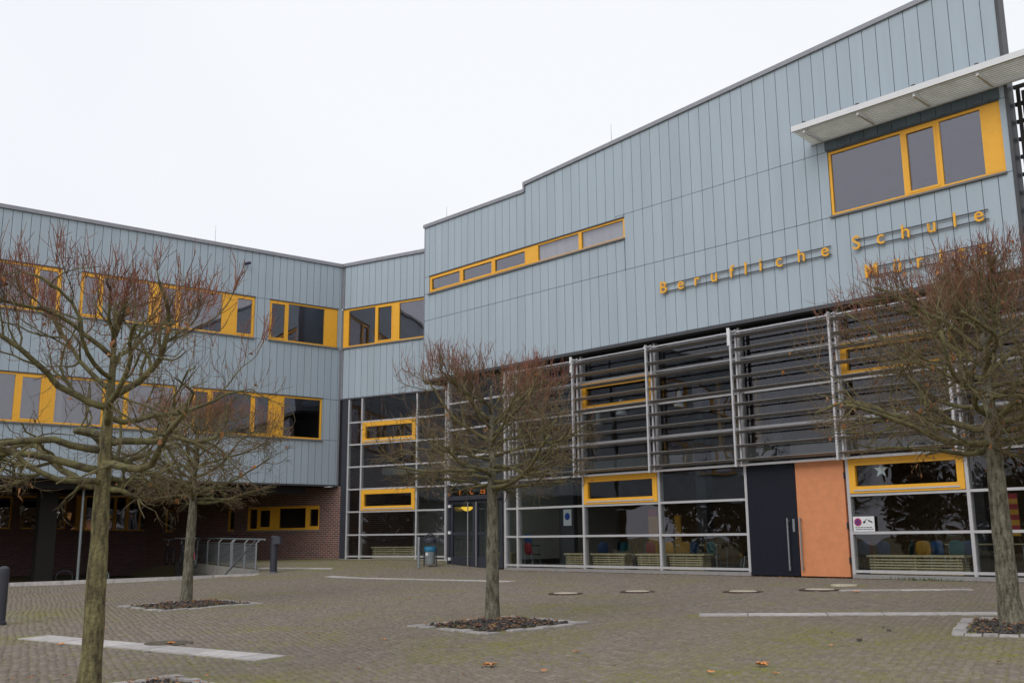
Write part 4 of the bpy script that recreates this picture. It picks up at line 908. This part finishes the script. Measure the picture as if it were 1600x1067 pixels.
# ------------------------------------------------------------------ furniture inside the hall
def bench(fr, u0, u1, o, z, label):
    t = thing('slatted_bench', fr.at((u0+u1)/2, o, z), label, 'bench', 'slatted wooden benches behind the glass')
    bx('seat', fr, u0-.06, u1+.06, o-.42, o+.03, z+.45, z+.50, WOOD, t)
    for i in range(6): bx('slat', fr, u0, u1, o-.03, o, z+.04+i*.066, z+.075+i*.066, WOOD, t)
    for i in range(6): bx('slat', fr, u0, u1, o-.40, o-.37, z+.04+i*.066, z+.075+i*.066, WOOD, t)
    for u in (u0+.12, (u0+u1)/2, u1-.12):
        bx('upright', fr, u-.02, u+.02, o-.36, o-.035, z, z+.45, WOOD, t)
bo = -.55
for a, b, lb_ in ((884, 911, 'first slatted bench behind the glass, right of the entrance'), (926, 976, 'slatted bench under the yellow vent window left of the doors'), (996, 1031, 'slatted bench between the two middle mullions'), (1046, 1098, 'slatted bench closest to the black door'), (1358, 1503, 'long slatted bench behind the glass right of the orange door')):
    bench(Rf, Rf.uz(a, 870, bo)[0], Rf.uz(b, 870, bo)[0], bo, .06, lb_)
bench(Rf, 21.1, 22.6, bo, .06, 'slatted bench behind the right tree trunk')
bench(Mf, Mf.uz(582, 860, -.6)[0], Mf.uz(648, 860, -.6)[0], -.6, .27, 'slatted bench behind the glass left of the litter bin')
bench(Rf, 1.9, 3.1, -1.6, .06, 'slatted bench seen through the entrance door')
def chair(loc, yaw, colm, label, z):
    f = Frame(loc, yaw); t = thing('shell_chair', (loc[0], loc[1], z), label, 'chair', 'coloured shell chairs in the hall')
    prof = [(.22, .43), (.18, .455), (0, .44), (-.16, .45), (-.20, .50), (-.225, .62), (-.24, .80), (-.235, .84)]; wd = [.15, .19, .20, .18, .16, .185, .155, .08]; m = MB(); V = []
    for (o, h), w in zip(prof, wd):
        for s in (-1, -.5, 0, .5, 1): V.append(f.at(s*w, o+(.03*s*s if h > .47 else 0), z+h+(.02*s*s if h < .47 else 0)))
    for (o, h), w in zip(prof, wd):
        for s in (-1, -.5, 0, .5, 1): V.append(f.at(s*w, o+(.03*s*s if h > .47 else 0)-(.012 if h > .47 else 0), z+h+(.02*s*s if h < .47 else 0)-(.012 if h < .47 else 0)))
    n = len(prof); N_ = 5*n; F_ = [(i*5+j, i*5+j+1, (i+1)*5+j+1, (i+1)*5+j) for i in range(n-1) for j in range(4)]; F_ += [tuple(N_+q for q in reversed(x)) for x in F_]
    m.add(V, F_); m.build('shell', colm, t, smooth=True)
    for sx, so, tx, to in ((-.16, .14, -.20, .22), (.16, .14, .20, .22), (-.16, -.14, -.20, -.24), (.16, -.14, .20, -.24)):
        m = MB(); m.tube([f.at(sx, so, z+.44), f.at(tx, to, z)], .011, 6); m.build('leg', STEEL, t)
def table(u0, u1, o, label):
    z = .06; t = thing('hall_table', Rf.at((u0+u1)/2, o, z), label, 'table', 'tables in the hall'); bx('top', Rf, u0, u1, o-.7, o, z+.72, z+.75, WOOD, t)
    for u in (u0+.08, u1-.08):
        for oo in (-.62, -.08): m = MB(); q = Rf.at(u, o+oo, z); m.tube([q, q+[0, 0, .72]], .018, 6); m.build('leg', STEEL, t)
CH = [(832, 868, -.9, PRED, 0, 'red shell chair stacked near the glass by the entrance'), (832, 868, -.93, PBLUE, 0, 'blue shell chair on top of the red one'),
      (940, 860, -2.2, PBLUE, 1, 'blue chair behind the bench under the vent window'), (958, 860, -2.5, PBLUE, 2, 'second blue chair right of the first'), (972, 860, -2.3, PTEAL, 1.2, 'teal chair next to the blue chairs'), (984, 860, -2.2, PYEL, 2, 'yellow chair next to the teal chair'),
      (903, 860, -2.0, PTEAL, 2.2, 'dark teal chair behind the first bench'), (1012, 860, -2.4, PTEAL, 1, 'teal chair left of the dark red chair'), (1021, 860, -2.4, PRED, .2, 'dark red chair beside the mullion'),
      (1052, 860, -1.6, PYEL, 0, 'yellow chair left over the bench near the black door'), (1073, 860, -2.2, PYEL, .4, 'second yellow chair near the black door'), (1079, 860, -1.8, PBLUE, 1.3, 'blue chair beside the yellow chairs'), (1092, 860, -1.6, PYEL, 2, 'yellow chair turned sideways near the black door'), (1113, 860, -2.5, PTEAL, .3, 'teal chair at the table next to the black door'), (1169, 862, -1.4, PYEL, 2.4, 'yellow chair half hidden by the black door frame'),
      (1352, 862, -1.6, PBLUE, .2, 'blue chair at left end of the long bench'), (1357, 862, -2.6, PRED, .2, 'red chair behind the parking sign'), (1385, 862, -2.0, PBLUE, .1, 'blue chair behind the long bench, left of centre'), (1412, 862, -1.8, PTEAL, 1.8, 'dark chair seen edge on behind the long bench'), (1446, 862, -1.7, PYEL, .2, 'yellow chair behind the long bench'), (1470, 862, -2.0, PBLUE, 0, 'blue chair right of the yellow chair behind the long bench'), (1497, 862, -1.9, PTEAL, .3, 'dark teal chair at the right end of the long bench'), (1508, 862, -2.3, PBLUE, .9, 'chair beside the mullion at the right end of the long bench')]
for i, (px, py, o, c, a, lb_) in enumerate(CH):
    u, _ = Rf.uz(px, py, o); q = Rf.at(u, o, 0); chair((q[0], q[1]), Rf.yaw+a+math.pi, c, lb_, .06+(.30 if i == 1 else 0))
for a, b, o, lb_ in ((9.4, 11.0, -3.0, 'table among the blue chairs in the hall'), (12.1, 13.6, -3.0, 'table near the black door in the hall'), (18.2, 20.2, -2.9, 'table behind the long bench in the hall')): table(a, b, o, lb_)
def pendant(px, pt, pb, o, lb_):
    u, z = Rf.uz(px, pb, o); q = Rf.at(u, o, z); t = thing('pendant_lamp', q, lb_, 'lamp', 'unlit glass pendant lamps in the hall'); m = MB(); m.lathe(q, [(.20, 0), (.17, .10), (.09, .2), (.08, .5), (.03, .55)], 16); m.build('shade', WHITE, t); m = MB(); m.tube([q+[0, 0, .5], [q[0], q[1], 6.8]], .01, 4); m.build('cord', ANTH, t)
pendant(971, 0, 648, -2.5, 'pendant lamp behind the left yellow upper vent window'); pendant(1062, 0, 636, -2.5, 'pendant lamp behind the third louvred bay'); pendant(935, 0, 665, -3.6, 'pendant lamp hanging deeper in the hall')
u, _ = Rf.uz(1026, 820, -3.4); t = thing('display_stand', Rf.at(u, -3.4, .06), 'tall yellow display stand with red top in the hall', 'stand'); bx('panel', Rf, u-.35, u+.05, -3.45, -3.4, .1, 1.75, PYEL, t); bx('panel', Rf, u+.75, u+1.0, -3.45, -3.4, .1, 1.75, PYEL, t); bx('top', Rf, u-.32, u+.02, -3.46, -3.39, 1.75, 2.0, PRED, t)
u, _ = Rf.uz(835, 808, -.98); t = thing('wall_poster', Rf.at(u, -.98, 1.5), 'white poster with round red and blue emblem on the inner wall', 'poster'); bx('sheet', Rf, 6.30, 6.66, -.995, -.985, 1.45, 1.98, WHITE, t); disc('emblem', 6.48, 1.75, .12, -.98, SB, t)
u, _ = Rf.uz(1583, 800, -.8); t = thing('striped_banner', Rf.at(u, -.8, .8), 'red and yellow striped banner behind the right tree trunk', 'banner'); 
for i in range(8): bx('stripe', Rf, u-.1, u+.12, -.82, -.8, 1.0+i*.12, 1.12+i*.12, PRED if i % 2 else PYEL, t)

# ------------------------------------------------------------------ fallen leaves
LEAFO = mat('orange_leaf', (.62, .22, .06), .8, var=.25, scale=30, col2=(.75, .33, .12))
def leafmesh(s, g):
    m = bmesh.new(); pts = []; spikes = 7
    for i in range(spikes*2):
        a = -math.pi/2+i*math.pi/spikes; r = s*(1 if i % 2 == 0 else .45)*g.uniform(.8, 1.1); pts.append(m.verts.new((r*math.cos(a), r*math.sin(a), g.uniform(0, .35)*s)))
    c = m.verts.new((0, 0, .02*s))
    for i in range(len(pts)): m.faces.new((pts[i], pts[(i+1) % len(pts)], c))
    me = bpy.data.meshes.new('fallen_leaf'); m.to_mesh(me); m.free(); return me
g = np.random.default_rng(3)
LV = [((765, 1041), .10, 'large orange leaf on the paving below the middle tree', 1), ((1190, 1041), .10, 'large orange maple leaf on the paving between middle and right tree', 1), ((95, 1008), .08, 'orange leaf left of the near trunk on the wide pale band', 1), ((266, 1007), .08, 'orange leaf on the dark manhole cover', 1), ((160, 983), .075, 'orange leaf just right of the near trunk', 1), ((1337, 926), .10, 'brown leaf beside the short pale band at the orange door', 1)]
LV += [((px, py), g.uniform(.03, .055), 'small dry leaf lying on the open paving', 0) for px, py in ((724, 1056), (722, 1011), (1110, 1052), (1212, 1054), (20, 1062), (48, 1060), (100, 1057), (323, 1057), (76, 985), (13, 914), (1562, 1036), (30, 975), (60, 973), (480, 990), (600, 1000), (900, 1020), (1010, 1000), (1300, 1010), (850, 1050), (560, 1045), (430, 960), (640, 935))]
for (px, s, lb_, big) in LV:
    p = ong(*px); me = leafmesh(s, g); me.materials.append(LEAFO if big or g.random() < .4 else DRYLF)
    o = put(bpy.data.objects.new('fallen_leaf', me), Matrix.Translation(Vector((p[0], p[1], gz(p[0], p[1])+.016))) @ Matrix.Rotation(g.uniform(0, 6), 4, 'Z')); tag(o, lb_, 'leaf', 'fallen leaves on the plaza')
m = MB()
for _ in range(420):
    u = g.uniform(4.6, 22); o = abs(g.normal(0, .35))+.12; q = Rf.at(u, o, 0); z = gz(q[0], q[1])+.004; s = g.uniform(.012, .04); a = g.uniform(0, 6.3); c, s_ = math.cos(a)*s, math.sin(a)*s
    m.add([[q[0]+c, q[1]+s_, z+.01], [q[0]-s_*.6, q[1]+c*.6, z+.002], [q[0]-c, q[1]-s_, z+.012], [q[0]+s_*.6, q[1]-c*.6, z+.004]], [(0, 1, 2, 3)])
tag(m.build('leaf_litter', DRYLF), 'brown leaf crumbs along the foot of the hall', kind='stuff')
m = MB(); 
for (px, py, s) in ((1343, 1001, .028), (1389, 986, .026), (1380, 981, .015), (1300, 990, .012)):
    p = ong(px, py); v = (rng.uniform(-1, 1, (8, 3))*.2+np.array([[-1, -1, -.3], [1, -1, -.3], [1, 1, -.3], [-1, 1, -.3], [-.7, -.7, .8], [.7, -.7, .8], [.7, .7, .7], [-.7, .7, .8]]))*s
    mm = MB(); mm.hexa(v+p+[0, 0, .012]); tag(mm.build('loose_stone', MULCH), 'small dark loose stone on the mossy paving', 'stone', 'loose dark stones left of the right pit')
# young weeds at the base rail
WEED = mat('green_weed', (.06, .12, .03), .8, var=.3, scale=30); m = MB()
for _ in range(120):
    u = g.normal(18.9, .45); q = Rf.at(u, .12+abs(g.normal(0, .06)), 0); z = gz(q[0], q[1])-.01; h = g.uniform(.03, .11); d = g.normal(0, .03, 2); w = g.uniform(.006, .014)
    m.add([[q[0]-w, q[1], z], [q[0]+w, q[1], z], [q[0]+d[0], q[1]+d[1], z+h]], [(0, 1, 2)])
tag(m.build('weeds', WEED), 'small green weeds at the foot of the glass right of the orange door', kind='stuff')

# ------------------------------------------------------------------ far wood round the camera, mirrored in the glass; ring shaped to darken reflections
WOODF = mat('autumn_wood', (.10, .065, .035), .9, var=.35, scale=.5, col2=(.14, .085, .03)); m = MB(); g = np.random.default_rng(8)
for i in range(70):
    a = math.radians(60+i*3.35); d = g.uniform(48, 66); c = np.array([d*math.sin(a), d*math.cos(a), 0]); c[2] = float(gz(c[0], c[1])); h = g.uniform(6.5, 10.5); rr = g.uniform(2.6, 4.2); n = 1300
    m.tube([c, c+[0, 0, h*.7]], [.22, .08], 6)
    P = g.normal(0, 1, (n, 3)); P /= np.linalg.norm(P, axis=1)[:, None]; P *= g.uniform(.1, 1, (n, 1))**.5; P = P*[rr, rr, h*.5]+c+[0, 0, h*.5]
    A = g.normal(0, .15, (n, 3)); B_ = g.normal(0, .15, (n, 3)); V = np.stack([P-A, P+B_, P+A, P-B_], 1).reshape(-1, 3)
    m.add(V, [(4*j, 4*j+1, 4*j+2, 4*j+3) for j in range(n)])
tag(m.build('far_wood', WOODF), 'autumn trees across the plaza, mirrored in the hall glass', kind='stuff')
